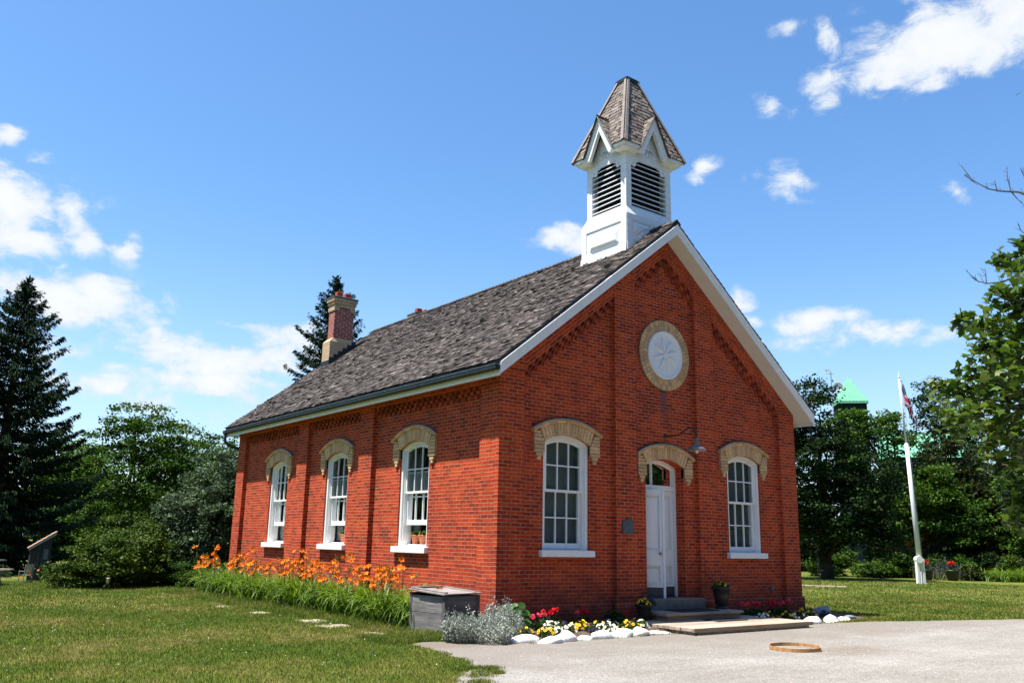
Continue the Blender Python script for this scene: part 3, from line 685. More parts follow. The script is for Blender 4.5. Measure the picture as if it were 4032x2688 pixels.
mb.lathe([(.545, -.02), (.548, .03), (.53, .05), (.50, .05), (.48, .028), (.45, .02), (.2, .024), (.02, .026)], n=44, T=TD)
disc = mb.build('medallion_disc', M['white_plaster'], med, smooth=True)
mb = MB()
for k in range(8):                                  # eight raised petals and a boss
    t = math.pi / 4 * k + .2; n = 8; path = []; rad = []
    for i in range(n + 1):
        r = .05 + .33 * i / n; tt = t + .14 * math.sin(i / n * 3); path.append(TD(r * math.cos(tt), r * math.sin(tt), .026)); rad.append(.013 + .038 * math.sin(i / n * math.pi) ** .8)
    mb.tube(path, rad, 8)
mb.lathe([(.085, .02), (.075, .05), (.045, .062), (.01, .066)], n=18, T=TD)
mb.build('rosette', M['white_plaster'], disc, smooth=True)

# roof
rf = MB(); y0, y1 = -OV, D + OV
for s in (-1, 1):
    xe = XC + s * (XC + OX + .03)
    rf.prism([(xe, y0, roofz(xe) - .085), (XC, y0, roofz(XC) - .085), (XC, y0, roofz(XC) - .025), (xe, y0, roofz(xe) - .025)], (0, y1 - y0, 0))
roof = rf.build('roof', M['gutter'], house)
def shingles(mb, o, U, V, N, L, H, ex, wd, uclip=None, seed=1, tilt=.03, th=.014, warp=0.):
    """rows of single shingles over a plane: origin, unit along, unit up the slope, normal"""
    r_ = random.Random(seed); o = Vector(o); rows = int(H / ex)
    for j in range(rows + 1):
        v0 = j * ex; u0, u1 = uclip(v0) if uclip else (0, L); u = u0 - r_.random() * wd * .7
        sag = r_.uniform(-.006, .006)
        while u < u1:
            ww = wd * r_.uniform(.45, 1.35); a = max(u, u0); b = min(u + ww - .006, u1); u += ww
            if b - a < .02: continue
            low = v0 + sag + r_.uniform(-.014, .014); top = min(v0 + ex * 1.3, H + .02); t = th * r_.uniform(.7, 1.5); lift = r_.uniform(0, tilt) * (1.9 if r_.random() < .12 else .7)
            cw = r_.uniform(-.012, .012) * (1 if r_.random() < .5 else 0); low2 = low + r_.uniform(-.008, .008)
            P = lambda uu, vv, nn: o + U * uu + V * vv + N * nn
            mb.hexa([P(a, low, .004), P(b, low2, .004), P(b, top, -.012), P(a, top, -.012), P(a, low, t + lift + cw), P(b, low2, t + lift - cw), P(b, top, t * .4), P(a, top, t * .4)])
Hs = (XC + OX + .05) / ct
for s in (-1, 1):
    mb = MB(); xe = XC + s * (XC + OX + .05)
    Vv = Vector((-s * ct, 0, st)); Nn = Vector((s * st, 0, ct))
    shingles(mb, (xe, y0 - .02, roofz(xe) - .022), Vector((0, 1, 0)), Vv, Nn, y1 - y0 + .04, Hs, .135, .15, seed=11 + s, tilt=.018, th=.016)
    me = mb.build('shingles', M['shingle'], roof, recalc=(s == 1))
mb = MB(); y = y0 - .03
while y < y1:
    for s in (-1, 1):
        mb.hexa([(XC, y, roofz(XC) + .015), (XC + s * .12, y, roofz(XC) - .078), (XC + s * .12, y + .3, roofz(XC) - .07), (XC, y + .3, roofz(XC) + .005), (XC, y, roofz(XC) + .045), (XC + s * .12, y, roofz(XC) - .05), (XC + s * .12, y + .3, roofz(XC) - .06), (XC, y + .3, roofz(XC) + .016)])
    y += .17
mb.build('ridge_cap', M['shingle'], roof)
# rake boards, soffits, eave fascia
mb = MB()
for yy in (-OV - .03, D + OV):
    for s in (-1, 1):
        xe = XC + s * (XC + OX); mb = MB()
        mb.prism([(xe, yy, roofz(xe) - .316), (XC, yy, roofz(XC) - .316), (XC, yy, roofz(XC) - .088), (xe, yy, roofz(xe) - .088)], (0, .03, 0))
        if yy < 0:
            mb.prism([(xe, yy - .018, roofz(xe) - .15), (XC, yy - .018, roofz(XC) - .15), (XC, yy - .018, roofz(XC) - .092), (xe, yy - .018, roofz(xe) - .092)], (0, .018, 0))
        mb.build('rake_board', M['white'], roof)
mb = MB()
for ya, yb in ((-OV, .0), (D, D + OV)):
    for s in (-1, 1):
        xe = XC + s * (XC + OX - .027)
        mb.prism([(xe, ya, roofz(xe) - .30), (XC, ya, roofz(XC) - .30), (XC, ya, roofz(XC) - .09), (xe, ya, roofz(xe) - .09)], (0, yb - ya, 0))
for s in (-1, 1):                                   # boxed eave returns
    xa, xb = XC + s * XC, XC + s * (XC + OX - .027)
    mb.prism([(xa, .001, roofz(xa) - .30), (xb, .001, roofz(xb) - .30), (xb, .001, roofz(xb) - .26), (xa, .001, roofz(xa) - .26)], (0, D - .003, 0))
mb.build('soffit', M['soffit'], roof)
mb = MB()
for s in (-1, 1):
    x0, x1 = sorted((XC + s * (XC + OX), XC + s * (XC + OX - .025))); mb = MB(); mb.box(x0, x1, -OV, D + OV, 4.30, roofz(-OX) - .09); mb.build('eave_fascia', M['white'], roof)
gutters = []
for s in (-1, 1):
    mb = MB(); xg = XC + s * (XC + OX + .055); prof = [(-.05, .0), (-.05, -.072), (-.025, -.098), (.025, -.098), (.05, -.072), (.05, .0)]
    for (u0, w0), (u1, w1) in zip(prof[:-1], prof[1:]):
        mb.add([(xg + u0, -OV - .02, 4.485 + w0), (xg + u1, -OV - .02, 4.485 + w1), (xg + u1, D + OV + .02, 4.485 + w1), (xg + u0, D + OV + .02, 4.485 + w0)], [(0, 1, 2, 3)])
    for yy in (-OV - .02, D + OV + .02): mb.add([(xg + u_, yy, 4.485 + w_) for u_, w_ in prof], [tuple(range(6))])
    gt = mb.build('gutter', M['gutter'], house); mb = MB()
    mb.tube([(xg + s * .05, -OV - .02, 4.487), (xg + s * .05, D + OV + .02, 4.487)], .009, 6)
    y = .5
    while y < D: mb.box(xg - .05, xg + .05, y, y + .02, 4.484, 4.489); mb.tube([(xg + s * .055, y, 4.49), (xg + s * .058, y, 4.42), (xg + s * .04, y, 4.385)], .008, 5); y += 3.1
    mb.build('gutter_bracket', M['gutter_edge'], gt); gutters.append(gt)
mb = MB(); mb.tube([(-.35, D + .30, 4.40), (-.35, D + .30, 4.24), (-.32, D + .28, 4.13), (-.18, D + .19, 4.03), (.0, D + .09, 3.97), (.10, D + .06, 3.9), (.14, D + .06, 3.75), (.14, D + .06, GZ + .1)], .045, 10)
mb.build('downspout', M['gutter'], house, smooth=True)

# chimneys: stone base, brick shaft, corbelled cap, clay flues
def chimney(x0, sg):
    cx = lambda u: x0 + sg * u
    def bx(mb, u0, u1, a, b, z0, z1):
        p, q = sorted((cx(u0), cx(u1))); mb.box(p, q, a, b, z0, z1)
    mb = MB(); bx(mb, .06, .76, 12.75, 13.16, 7.75, 8.76)
    ch = mb.build('chimney', M['brick_chimney'], roof, uv=True)
    mb = MB(); bx(mb, -.06, .86, 12.70, 13.24, 6.6, 7.62)
    p = [cx(-.06), cx(.86), cx(.06), cx(.76)]
    mb.hexa([(p[0], 12.70, 7.62), (p[1], 12.70, 7.62), (p[1], 13.24, 7.62), (p[0], 13.24, 7.62), (p[2], 12.745, 7.76), (p[3], 12.745, 7.76), (p[3], 13.165, 7.76), (p[2], 13.165, 7.76)])
    mb.build('chimney_base', M['buff_stone'], ch, uv=True)
    mb = MB()
    for u0, u1 in ((.03, .22), (.60, .79)): bx(mb, u0, u1, 12.72, 13.19, 8.68, 8.80)
    for i, o in enumerate((.02, .05, .08)): bx(mb, .06 - o, .76 + o, 12.75 - o, 13.16 + o, 8.80 + .1 * i, 8.90 + .1 * i)
    mb.build('chimney_cap', M['buff_stone'], ch, uv=True)
    mb = MB(); bx(mb, -.035, .855, 12.655, 13.255, 9.10, 9.15)
    mb.hexa([(cx(-.01), 12.68, 9.15), (cx(.83), 12.68, 9.15), (cx(.83), 13.23, 9.15), (cx(-.01), 13.23, 9.15), (cx(.1), 12.8, 9.2), (cx(.72), 12.8, 9.2), (cx(.72), 13.11, 9.2), (cx(.1), 13.11, 9.2)])
    mb.build('cap_slab', M['lead'], ch)
    for u in (.16, .47):
        mb = MB(); bx(mb, u, u + .2, 12.85, 13.05, 9.17, 9.36); mb.build('flue', M['brick_block'], ch, bevel=.01)
    mb = MB()
    for i in range(6):                              # stepped lead flashing
        u0, u1 = -.065 + .155 * i, -.065 + .155 * (i + 1); p, q = sorted((cx(u0), cx(u1))); zt = roofz(p if sg > 0 else q) + .26
        mb.box(p, q, 12.692, 12.70, zt - .6, zt); mb.box(p, q, 13.24, 13.248, zt - .6, zt)
    p, q = sorted((cx(-.068), cx(-.06))); mb.box(p, q, 12.692, 13.248, 6.5, roofz(x0 - sg * .06) + .16)
    mb.build('step_flashing', M['gutter'], ch)
chimney(2.55, 1); chimney(W - 2.62, -1)

# bell cupola astride the ridge
CX, CY = XC, 1.11
BX, BY = .75, .66                                  # body half sizes
EX, EY = 1.0, .86                                  # eave half sizes
def face_T(k):                                     # (u along the face, d outwards from the cupola axis, z)
    return [lambda u, d, z: (CX + u, CY - d, z), lambda u, d, z: (CX + d, CY + u, z), lambda u, d, z: (CX - u, CY + d, z), lambda u, d, z: (CX - d, CY - u, z)][k]
half_u = [BX, BY, BX, BY]; dist = [BY, BX, BY, BX]; eu = [EX, EY, EX, EY]; ed = [EY, EX, EY, EX]
mb = MB(); ax, ay = BX + .085, BY + .085
mb.box(CX - ax, CX + ax, CY - ay, CY + ay, 7.2, 8.69)
mb.hexa([(CX - ax, CY - ay, 8.69), (CX + ax, CY - ay, 8.69), (CX + ax, CY + ay, 8.69), (CX - ax, CY + ay, 8.69), (CX - BX, CY - BY, 8.90), (CX + BX, CY - BY, 8.90), (CX + BX, CY + BY, 8.90), (CX - BX, CY + BY, 8.90)])
P_ = .17
for sx_ in (-1, 1):
    for sy_ in (-1, 1):
        xs = sorted((CX + sx_ * BX, CX + sx_ * (BX - P_))); ys = sorted((CY + sy_ * BY, CY + sy_ * (BY - P_)))
        mb.box(xs[0], xs[1], ys[0], ys[1], 8.90, 10.33)
for k in range(4):
    T = face_T(k); h, dd = half_u[k] - P_, dist[k]
    mb.hexa([T(-h, dd, 8.90), T(h, dd, 8.90), T(h, dd - .1, 8.90), T(-h, dd - .1, 8.90), T(-h, dd - .03, 8.955), T(h, dd - .03, 8.955), T(h, dd - .1, 8.97), T(-h, dd - .1, 8.97)])
cup = mb.build('cupola', M['white_boards'], house)
mb = MB(); mb.box(CX - BX + .19, CX + BX - .19, CY - BY + .19, CY + BY - .19, 8.9, 10.3); mb.build('belfry_core', M['dark_hole'], cup)
lv = MB(); tb = MB(); tym = MB(); rk = MB()
GWD = .46; ZE, ZT, ZG = 10.38, 12.50, 11.27; TX, TY = .17, .15
for k in range(4):
    T = face_T(k); h, dd, e, de = half_u[k] - P_, dist[k], eu[k], ed[k]; inc = MB()
    for i in range(9):
        z = 8.985 + .126 * i
        sag = .018 if (k == 3 and i == 1) else 0
        lv.hexa([T(-h, dd - .012, z), T(h, dd - .012, z + sag), T(h, dd - .17, z + .105 + sag), T(-h, dd - .17, z + .105), T(-h, dd - .012, z + .024), T(h, dd - .012, z + .024 + sag), T(h, dd - .17, z + .13 + sag), T(-h, dd - .17, z + .13)])
    prof = [(0, 9.93), (.04, 9.975), (.075, 9.94), (.13, 9.93), (.165, 9.975), (.16, 10.02), (.20, 10.08), (.25, 10.075), (.27, 10.105)]
    poly = [(-h + a, z) for a, z in prof] + [(h - a, z) for a, z in prof[::-1]] + [(h, 10.35), (-h, 10.35)]
    tb.prism([T(u, dd - .004, z) for u, z in poly], Vector(T(0, dd - .035, 0)) - Vector(T(0, dd - .004, 0)))
    tym.prism([T(-half_u[k] + .003, dd - .003, 10.32), T(half_u[k] - .003, dd - .003, 10.32), T(.45, dd - .003, 10.35), T(0, dd - .003, ZG - .02), T(-.45, dd - .003, 10.35)], Vector(T(0, dd - .05, 0)) - Vector(T(0, dd - .003, 0)))
    for a in (-64, -32, 0, 32, 64):                 # sawn sunburst
        s_, c_ = math.sin(R(a)), math.cos(R(a)); c0 = (0, 10.44)
        p0 = (c0[0] + s_ * .05, c0[1] - c_ * .05 + .05); p1 = (c0[0] + s_ * .15, c0[1] - c_ * .15 + .05)
        w_ = .0065
        q = [(p0[0] - c_ * w_, p0[1] - s_ * w_), (p0[0] + c_ * w_, p0[1] + s_ * w_), (p1[0] + c_ * w_, p1[1] + s_ * w_), (p1[0] - c_ * w_, p1[1] - s_ * w_)]
        inc.prism([T(u, dd + .001, z) for u, z in q], Vector(T(0, dd - .02, 0)) - Vector(T(0, dd + .001, 0)))
        p2 = (c0[0] + s_ * .185, c0[1] - c_ * .185 + .05)
        inc.prism([T(p2[0] + .013 * math.cos(t * .785), dd + .001, p2[1] + .013 * math.sin(t * .785)) for t in range(8)], Vector(T(0, dd - .02, 0)) - Vector(T(0, dd + .001, 0)))
    inc.build('sawn_ornament', M['dark_hole'], cup)
    for s in (-1, 1):
        inc = MB(); inc.prism([T(s * (h - .085) + .014 * math.cos(t * .785), dd - .002, 10.02 + .014 * math.sin(t * .785)) for t in range(8)], Vector(T(0, dd - .02, 0)) - Vector(T(0, dd - .002, 0))); inc.build('drilled_hole', M['dark_hole'], cup)
    # eave fascia either side of the gablet, in two steps
    for s in (-1, 1):
        for (d0, d1, z0, z1) in ((dd - .01, de - .05, 10.255, 10.315), (dd - .01, de, 10.315, 10.378)):
            us = sorted((s * ((e - .05 if z0 < 10.3 else e) if k % 2 == 0 else half_u[k] - .01), s * (GWD + .0)))
            if k % 2 and half_u[k] - .01 < GWD: continue
            rk.box(us[0], us[1], d0, d1, z0, z1, T)
        # rake boards of the gablet
        for d0, d1, o0, o1 in ((de - .10, de - .012, .07, .17), (de - .10, de + .008, -.0, .075)):
            nz, nu = (GWD), (ZG - 10.33); L = math.hypot(nz, nu); nx_, nz_ = nu / L, nz / L
            A0 = (0, ZG - o0 * L / GWD * .9); B0 = (s * (GWD + .03), 10.28 - (o0 - .0) * .35)
            A1 = (0, ZG - o1 * L / GWD * .9); B1 = (s * (GWD + .03 - (o1) * .95), 10.28 - o0 * .35)
            rk.prism([T(A0[0], d1, A0[1]), T(B0[0], d1, B0[1]), T(B1[0], d1, B1[1]), T(A1[0], d1, A1[1])], Vector(T(0, d0, 0)) - Vector(T(0, d1, 0)))
lv.build('louvre_slats', M['white_dirty'], cup); tb.build('scalloped_board', M['white_boards'], cup); tym.build('gablet_board', M['white_boards'], cup)
rk.build('gablet_trim', M['white'], cup)
for k in range(4):
    T = face_T(k)
    for s in (-1, 1):
        mb = MB(); us = sorted((s * (GWD - .02), s * (eu[k] - .06))); mb.box(us[0], us[1], dist[k], ed[k] - .06, 10.285 + .004 * (k % 2), 10.306 + .004 * (k % 2), T); mb.build('cupola_soffit', M['white'], cup)
dk = MB(); sh = MB(); hp = MB()
for k in range(4):
    T = face_T(k); e, de = eu[k] + .016, ed[k] + .016; tu, td = (TX, TY) if k % 2 == 0 else (TY, TX)
    at = lambda z: (z - ZE) / (ZT - ZE)
    pt = lambda u, z: T(u, de + (td - de) * at(z), z)
    zg2 = ZG + .015
    dk.add([pt(-e, ZE), pt(-GWD, ZE), pt(0, zg2), pt(GWD, ZE), pt(e, ZE), pt(tu, ZT), pt(-tu, ZT)], [(0, 1, 2, 6), (6, 2, 5), (2, 3, 4, 5)])
    O = Vector(pt(0, ZE)); Vv = (Vector(pt(0, ZT)) - O); Hh = Vv.length; Vv.normalize(); Uv = (Vector(T(1, 0, 0)) - Vector(T(0, 0, 0))).normalized(); Nv = Uv.cross(Vv)
    def lim(v): return e + (tu - e) * v / Hh
    def gw(v): return max(0.0, GWD * (1 - v / Hh * (ZT - ZE) / (zg2 - ZE)))
    shingles(sh, O, Uv, Vv, Nv, 0, Hh - .02, .115, .12, lambda v: (-lim(v), -gw(v)), 30 + k, .012, .012)
    shingles(sh, O, Uv, Vv, Nv, 0, Hh - .02, .115, .12, lambda v: (gw(v), lim(v)), 40 + k, .012, .012)
    dm = de + (td - de) * at(zg2)
    for s in (-1, 1):                               # gablet slopes
        A, B, Cc = Vector(T(0, de + .03, zg2)), Vector(T(s * (GWD + .035), de + .03, ZE - .06)), Vector(T(0, dm - .02, zg2))
        dk.add([A, B, Cc], [(0, 1, 2)])
        U2 = (Vector(T(0, 0, 0)) - Vector(T(0, 1, 0))).normalized(); V2 = (A - B); H2 = V2.length; V2.normalize(); N2 = U2.cross(V2) * s
        if N2.z < 0: N2 = -N2
        wd_ = de + .03 - dm + .02
        shingles(sh, B, U2, V2, N2, 0, H2, .115, .12, lambda v: (0, .03 + wd_ * min(1, v / H2)), 50 + k * 2 + s, .008, .010)
        hp.tube([A - Vector((0, 0, .01)), B + Vector((0, 0, .0))], .016, 4)
    hp.tube([Vector(T(0, de + .04, zg2 + .012)), Vector(T(0, dm - .01, zg2 + .012))], .03, 4); hp.build('gablet_ridge', M['gutter'], cup); hp = MB()
dk.build('cupola_roof_deck', M['hip'], cup, recalc=False); sh.build('cupola_shingles', M['shingle_light'], cup)
hp2 = MB()
for sx_ in (-1, 1):
    for sy_ in (-1, 1):
        hp2 = MB(); a = Vector((CX + sx_ * (EX + .04), CY + sy_ * (EY + .04), ZE - .01)); b = Vector((CX + sx_ * (TX + .02), CY + sy_ * (TY + .02), ZT))
        ax_ = (b - a).normalized(); t1 = Vector((-sx_ * .62, 0, 0)); 
        for tv in (Vector((-sx_, 0, 0)), Vector((0, -sy_, 0))):
            tv = (tv - ax_ * tv.dot(ax_)).normalized(); no = ax_.cross(tv).normalized(); no = no if no.z > 0 else -no
            q = [a + no * .014, a + tv * .085 + no * .014, b + tv * .06 + no * .014, b + no * .014]
            hp2.prism(q, no * .02)
        hp2.build('hip_board', M['hip'], cup)

mb = MB(); mb.box(CX - TX - .05, CX + TX + .05, CY - TY - .05, CY + TY + .05, ZT - .03, ZT + .05); mb.box(CX - TX - .02, CX + TX + .02, CY - TY - .02, CY + TY + .02, ZT + .05, ZT + .085)
mb.build('cupola_cap', M['gutter'], cup)
# raised panels and flashing boards at the cupola base
mb = MB(); T = face_T(3); d0 = BX + .085; hu = BY + .085
def raised(mb, T, d, q, rise=.05):                  # bevelled raised field over a quad (u, z)
    cu_ = sum(p[0] for p in q) / 4; cz_ = sum(p[1] for p in q) / 4
    inner = [(p[0] + (cu_ - p[0]) * .16, p[1] + (cz_ - p[1]) * .5) for p in q]
    mb.hexa([T(u, d, z) for u, z in q] + [T(u, d + rise, z) for u, z in inner])
raised(mb, T, d0, [(-.47, 8.02), (.50, 8.02), (.50, 8.36), (-.47, 8.36)])
for us in ((-hu, -.58), (.58, hu)): mb.box(us[0], us[1], d0, d0 + .018, 7.88, 8.52, T)
mb.box(-hu, hu, d0, d0 + .018, 8.52, 8.688, T)
mb.box(-hu, hu, d0, d0 + .018, 7.2, 7.88, T)
mb.hexa([T(-hu - .01, d0, 7.5), T(hu + .01, d0, 7.5), T(hu + .01, d0 + .07, 7.5), T(-hu - .01, d0 + .07, 7.5), T(-hu - .01, d0, 7.90), T(hu + .01, d0, 7.90), T(hu + .01, d0 + .03, 7.90), T(-hu - .01, d0 + .03, 7.90)])
T = face_T(0); d0 = BY + .085; hu = BX + .085
raised(mb, T, d0, [(-.60, 8.24), (-.50, 8.20), (-.12, 8.50), (-.60, 8.50)], .04)
mb.box(-hu, -.68, d0, d0 + .017, 7.75, 8.53, T); mb.box(-hu, hu, d0, d0 + .017, 8.53, 8.687, T)
for s in (-1, 1):
    mb.prism([T(s * hu, d0 + .03, roofz(CX + hu) - .05), T(0, d0 + .03, roofz(CX) - .05), T(0, d0 + .03, roofz(CX) + .13), T(s * hu, d0 + .03, roofz(CX + hu) + .16)], Vector(T(0, d0, 0)) - Vector(T(0, d0 + .03, 0)))
mb.build('base_panel', M['white_boards'], cup)

# wall lamp on a goose-neck arm
lamp = thing('wall_lamp', 'grey enamel gooseneck lamp on a curved pipe above the front door', 'lamp', (4.57, PD, 3.655))
LX, LY = 4.61, -.73
mb = MB(); arm = [(4.57, PD + .01, 3.655), (4.575, -.10, 3.645), (4.58, -.22, 3.64), (4.585, -.31, 3.66), (4.59, -.40, 3.715), (4.595, -.48, 3.765), (4.60, -.56, 3.785), (4.605, -.64, 3.77), (4.61, -.70, 3.71), (LX, LY, 3.63), (LX, LY, 3.54)]
mb.tube(arm, .016, 8); mb.lathe([(.05, 0), (.05, .012), (.01, .02)], (0, 0, 0), 12, lambda x, y, z: (4.57 + x, PD - z, 3.655 + y)); mb.build('lamp_arm', M['black_iron'], lamp, smooth=True)
mb = MB(); mb.lathe([(.20, .0), (.195, .018), (.172, .05), (.13, .085), (.085, .106), (.055, .115), (.05, .14), (.042, .20), (.026, .245), (.018, .27)], (LX, LY, 3.29), 26)
M['enamel'] = simple('dark grey enamel', (.10, .11, .12), (.13, .14, .15), 6, .22)
M['enamel_in'] = simple('cream enamel inside', (.5, .38, .27), None, 6, .5)
mb.build('lamp_shade', M['enamel'], lamp, smooth=True)
mb = MB(); mb.lathe([(.196, -.002), (.192, .0), (.02, .004)], (LX, LY, 3.287), 26); mb.build('reflector', M['enamel_in'], lamp, smooth=True)
mb = MB(); mb.lathe([(.005, -.05), (.028, -.035), (.032, -.01), (.02, .03)], (LX, LY, 3.275), 12); mb.build('bulb', M['white_plaster'], lamp, smooth=True)

# historical plaque and hydrant tap on the front
pl = thing('wall_plaque', 'small blue grey plaque with pointed top on the brick left of the front door', 'plaque', (3.29, 0, 1.69))
mb = MB(); mb.prism([(3.135, -.03, 1.55), (3.445, -.03, 1.55), (3.445, -.03, 1.815), (3.34, -.03, 1.82), (3.325, -.03, 1.85), (3.29, -.03, 1.872), (3.255, -.03, 1.85), (3.24, -.03, 1.82), (3.135, -.03, 1.815)], (0, .032, 0))
mb.build('plaque_plate', M['bronze'], pl, bevel=.004)
mb = MB(); mb.box(3.145, 3.435, -.033, -.03, 1.555, 1.565); mb.box(3.145, 3.435, -.033, -.03, 1.80, 1.808); mb.box(3.145, 3.152, -.033, -.03, 1.565, 1.80); mb.box(3.428, 3.435, -.033, -.03, 1.565, 1.80)
mb.build('raised_border', M['bronze_hi'], pl)
tp = thing('outdoor_socket', 'small grey socket box low on the brick right of the front door', 'socket', (8.05, PD, .42))
mb = MB(); mb.box(8.0, 8.1, PD - .05, PD + .005, .36, .47); mb.build('box_body', M['bronze'], tp, bevel=.008)
mb = MB(); mb.box(8.01, 8.09, PD - .062, PD - .05, .375, .455); mb.build('cover', M['bronze_hi'], tp, bevel=.004)

# ------------------------------------------------------------------ entrance deck, step, mats
def planks(mb, x0, x1, y0, y1, z0, z1, n, along='x'):
    for i in range(n):
        a = y0 + (y1 - y0) * i / n + .004; b = y0 + (y1 - y0) * (i + 1) / n - .004
        mb.box(x0 + rnd.uniform(-.008, .008), x1 + rnd.uniform(-.008, .008), a, b, z0, z1 + rnd.uniform(-.002, .002))
dz0 = GZ
deck = thing('wooden_deck', 'low weathered plank deck in front of the schoolhouse door', 'deck', (4.55, -1.25, GZ))
mb = MB(); planks(mb, 2.82, 6.34, -2.06, -.22, -.135, -.075, 13); mb.build('deck_boards', M['deck'], deck, bevel=.006)
mb = MB(); mb.box(2.80, 6.36, -2.11, -2.066, -.142, -.073); mb.build('edge_board', M['deck_end'], deck, bevel=.006)
mb = MB(); mb.box(2.98, 6.30, -2.05, -1.98, GZ - .03, -.14); mb.box(2.92, 2.98, -2.02, -.3, GZ - .03, -.14); mb.box(6.24, 6.30, -1.98, -.3, GZ - .03, -.14); mb.build('deck_skirt', M['skirt'], deck)
stp = thing('wooden_step', 'grey plank step lying on the deck below the stone threshold', 'step', (4.6, -.5, -.07))
mb = MB(); planks(mb, 3.44, 5.74, -.90, -.205, .015, .07, 4); mb.build('step_boards', M['step_wood'], stp, bevel=.006)
mb = MB(); mb.box(3.50, 5.68, -.85, -.24, -.073, .013); mb.build('riser', M['deck_end'], stp)
def mat_(name, label, x0, x1, y0, y1, z):
    t = thing(name, label, 'doormat', ((x0 + x1) / 2, (y0 + y1) / 2, z)); mb = MB(); mb.box(x0, x1, y0, y1, z + .001, z + .014); a = mb.build('mat_base', M['rubber'], t, bevel=.004)
    mb = MB()
    for i in range(14):
        xx = x0 + .04 + (x1 - x0 - .08) * i / 13; mb.box(xx - .012, xx + .012, y0 + .03, y1 - .03, z + .014, z + .02)
    mb.build('ribs', M['rubber'], t)
mat_('doormat', 'dark ribbed doormat on the grey upper step', 4.0, 5.12, -.80, -.28, .072)
mat_('doormat', 'dark square doormat on the lower deck boards', 4.36, 5.28, -1.36, -.96, -.072)

# ------------------------------------------------------------------ wooden box by the corner
bx = thing('wooden_box', 'old silvered wooden box with a lid by the brick corner', 'box', (-1.0, .1, GZ + .02), R(9))
WM_bx = Matrix.Translation((-1.0, .1, GZ)) @ Matrix.Rotation(R(9), 4, 'Z')
bw, bd, bh = .82, .90, .61
mb = MB()
for i in range(2): mb.box(-.004, .02, .06, bd - .05, .0 + .31 * i, .305 + .31 * i - .006 + (.0 if i == 0 else -.02))
mb.build('side_boards', M['box_wood'], bx, local=True, bevel=.003)
mb = MB()
for i in range(3): mb.box(.05, bw - .05, -.004, .02, .20 * i, .197 + .20 * i)
mb.build('end_boards', M['box_wood_x'], bx, local=True, bevel=.003)
mb = MB(); mb.box(bw - .02, bw, .05, bd - .05, 0, .6); mb.box(.05, bw - .05, bd - .02, bd, 0, .63); mb.build('back_boards', M['box_wood'], bx, local=True)
mb = MB()
for x0, y0 in ((-.012, -.016), (bw - .06, -.016), (-.012, bd - .05), (bw - .06, bd - .05)): mb.box(x0, x0 + .07, y0, y0 + .066, -.02, bh + (.02 if y0 > 0 else 0))
mb.build('corner_posts', M['box_post'], bx, local=True, bevel=.004)
mb = MB(); n = 4
for i in range(n):
    y0_, y1_ = -.04 + (bd + .07) * i / n, -.04 + (bd + .07) * (i + 1) / n - .005; zl = lambda y: bh + .004 + .05 * (y + .04) / (bd + .07)
    x0_ = -.04 - rnd.uniform(0, .015)
    mb.hexa([(x0_, y0_, zl(y0_)), (bw + .03, y0_, zl(y0_) + .012), (bw + .03, y1_, zl(y1_) + .012), (x0_, y1_, zl(y1_)), (x0_, y0_, zl(y0_) + .026), (bw + .03, y0_, zl(y0_) + .036), (bw + .03, y1_, zl(y1_) + .036), (x0_, y1_, zl(y1_) + .026)])
lid = mb.build('lid', M['box_lid'], bx, local=True, bevel=.003)
mb = MB()
for x0_, x1_ in ((.0, .07), (bw - .13, bw - .05)):
    mb.hexa([(x0_, .0, bh + .034), (x1_, .0, bh + .036), (x1_, bd, bh + .084), (x0_, bd, bh + .082), (x0_, .0, bh + .055), (x1_, .0, bh + .058), (x1_, bd, bh + .107), (x0_, bd, bh + .105)])
mb.box(.02, bw - .06, bd - .06, bd + .02, bh + .085, bh + .115)
mb.build('batten', M['box_lid'], lid, local=True)

# ------------------------------------------------------------------ hoop, pavers, rocks
hp_ = MB(); n = 56; cx_, cy_, rr = 2.64, -4.27, .385
for i in range(n):
    a0, a1 = 2 * math.pi * i / n, 2 * math.pi * (i + 1) / n + .001
    q = []
    for zz in (.0, .052):
        for r_, a_ in ((rr - .009, a0), (rr - .009, a1), (rr, a1), (rr, a0)): q.append((cx_ + r_ * math.cos(a_), cy_ + r_ * math.sin(a_), GZ + .008 + zz + .008 * (1 + math.sin(a_ + 1))))
    hp_.hexa(q)
hoopm = hp_.build('wooden_hoop', M['hoop']); tag(hoopm, 'bent wooden hoop lying flat on the pale gravel', 'hoop')
def blob(name, mat, c, sx_, sy_, sz_, seed, rz=0., flat=.25, parent=None, sub=3, amp=.22):
    bm = bmesh.new(); bmesh.ops.create_icosphere(bm, subdivisions=sub, radius=1.0); r_ = random.Random(seed)
    ph = [(Vector((r_.uniform(-1, 1), r_.uniform(-1, 1), r_.uniform(-1, 1))).normalized(), r_.uniform(1.5, 4.5), r_.uniform(0, 6.3)) for _ in range(9)]
    pl_ = [(Vector((r_.uniform(-1, 1), r_.uniform(-1, 1), r_.uniform(-.2, 1))).normalized(), r_.uniform(.62, .9)) for _ in range(5)]
    for v in bm.verts:
        p = v.co.copy(); k = 1 + sum(amp / 3 * math.sin(d_.dot(p) * f_ + h_) for d_, f_, h_ in ph)
        p = p * k
        for nrm, lim in pl_:                         # chipped flats
            t_ = p.dot(nrm)
            if t_ > lim: p -= nrm * (t_ - lim) * .65
        p.z = max(p.z, -flat * 1.4); v.co = (p.x * sx_, p.y * sy_, (p.z + flat) * sz_)
    for f in bm.faces: f.smooth = True
    me = bpy.data.meshes.new(name); bm.to_mesh(me); bm.free(); o = link(name, me, mat, parent)
    o.location = c; o.rotation_euler = (0, 0, rz); return o
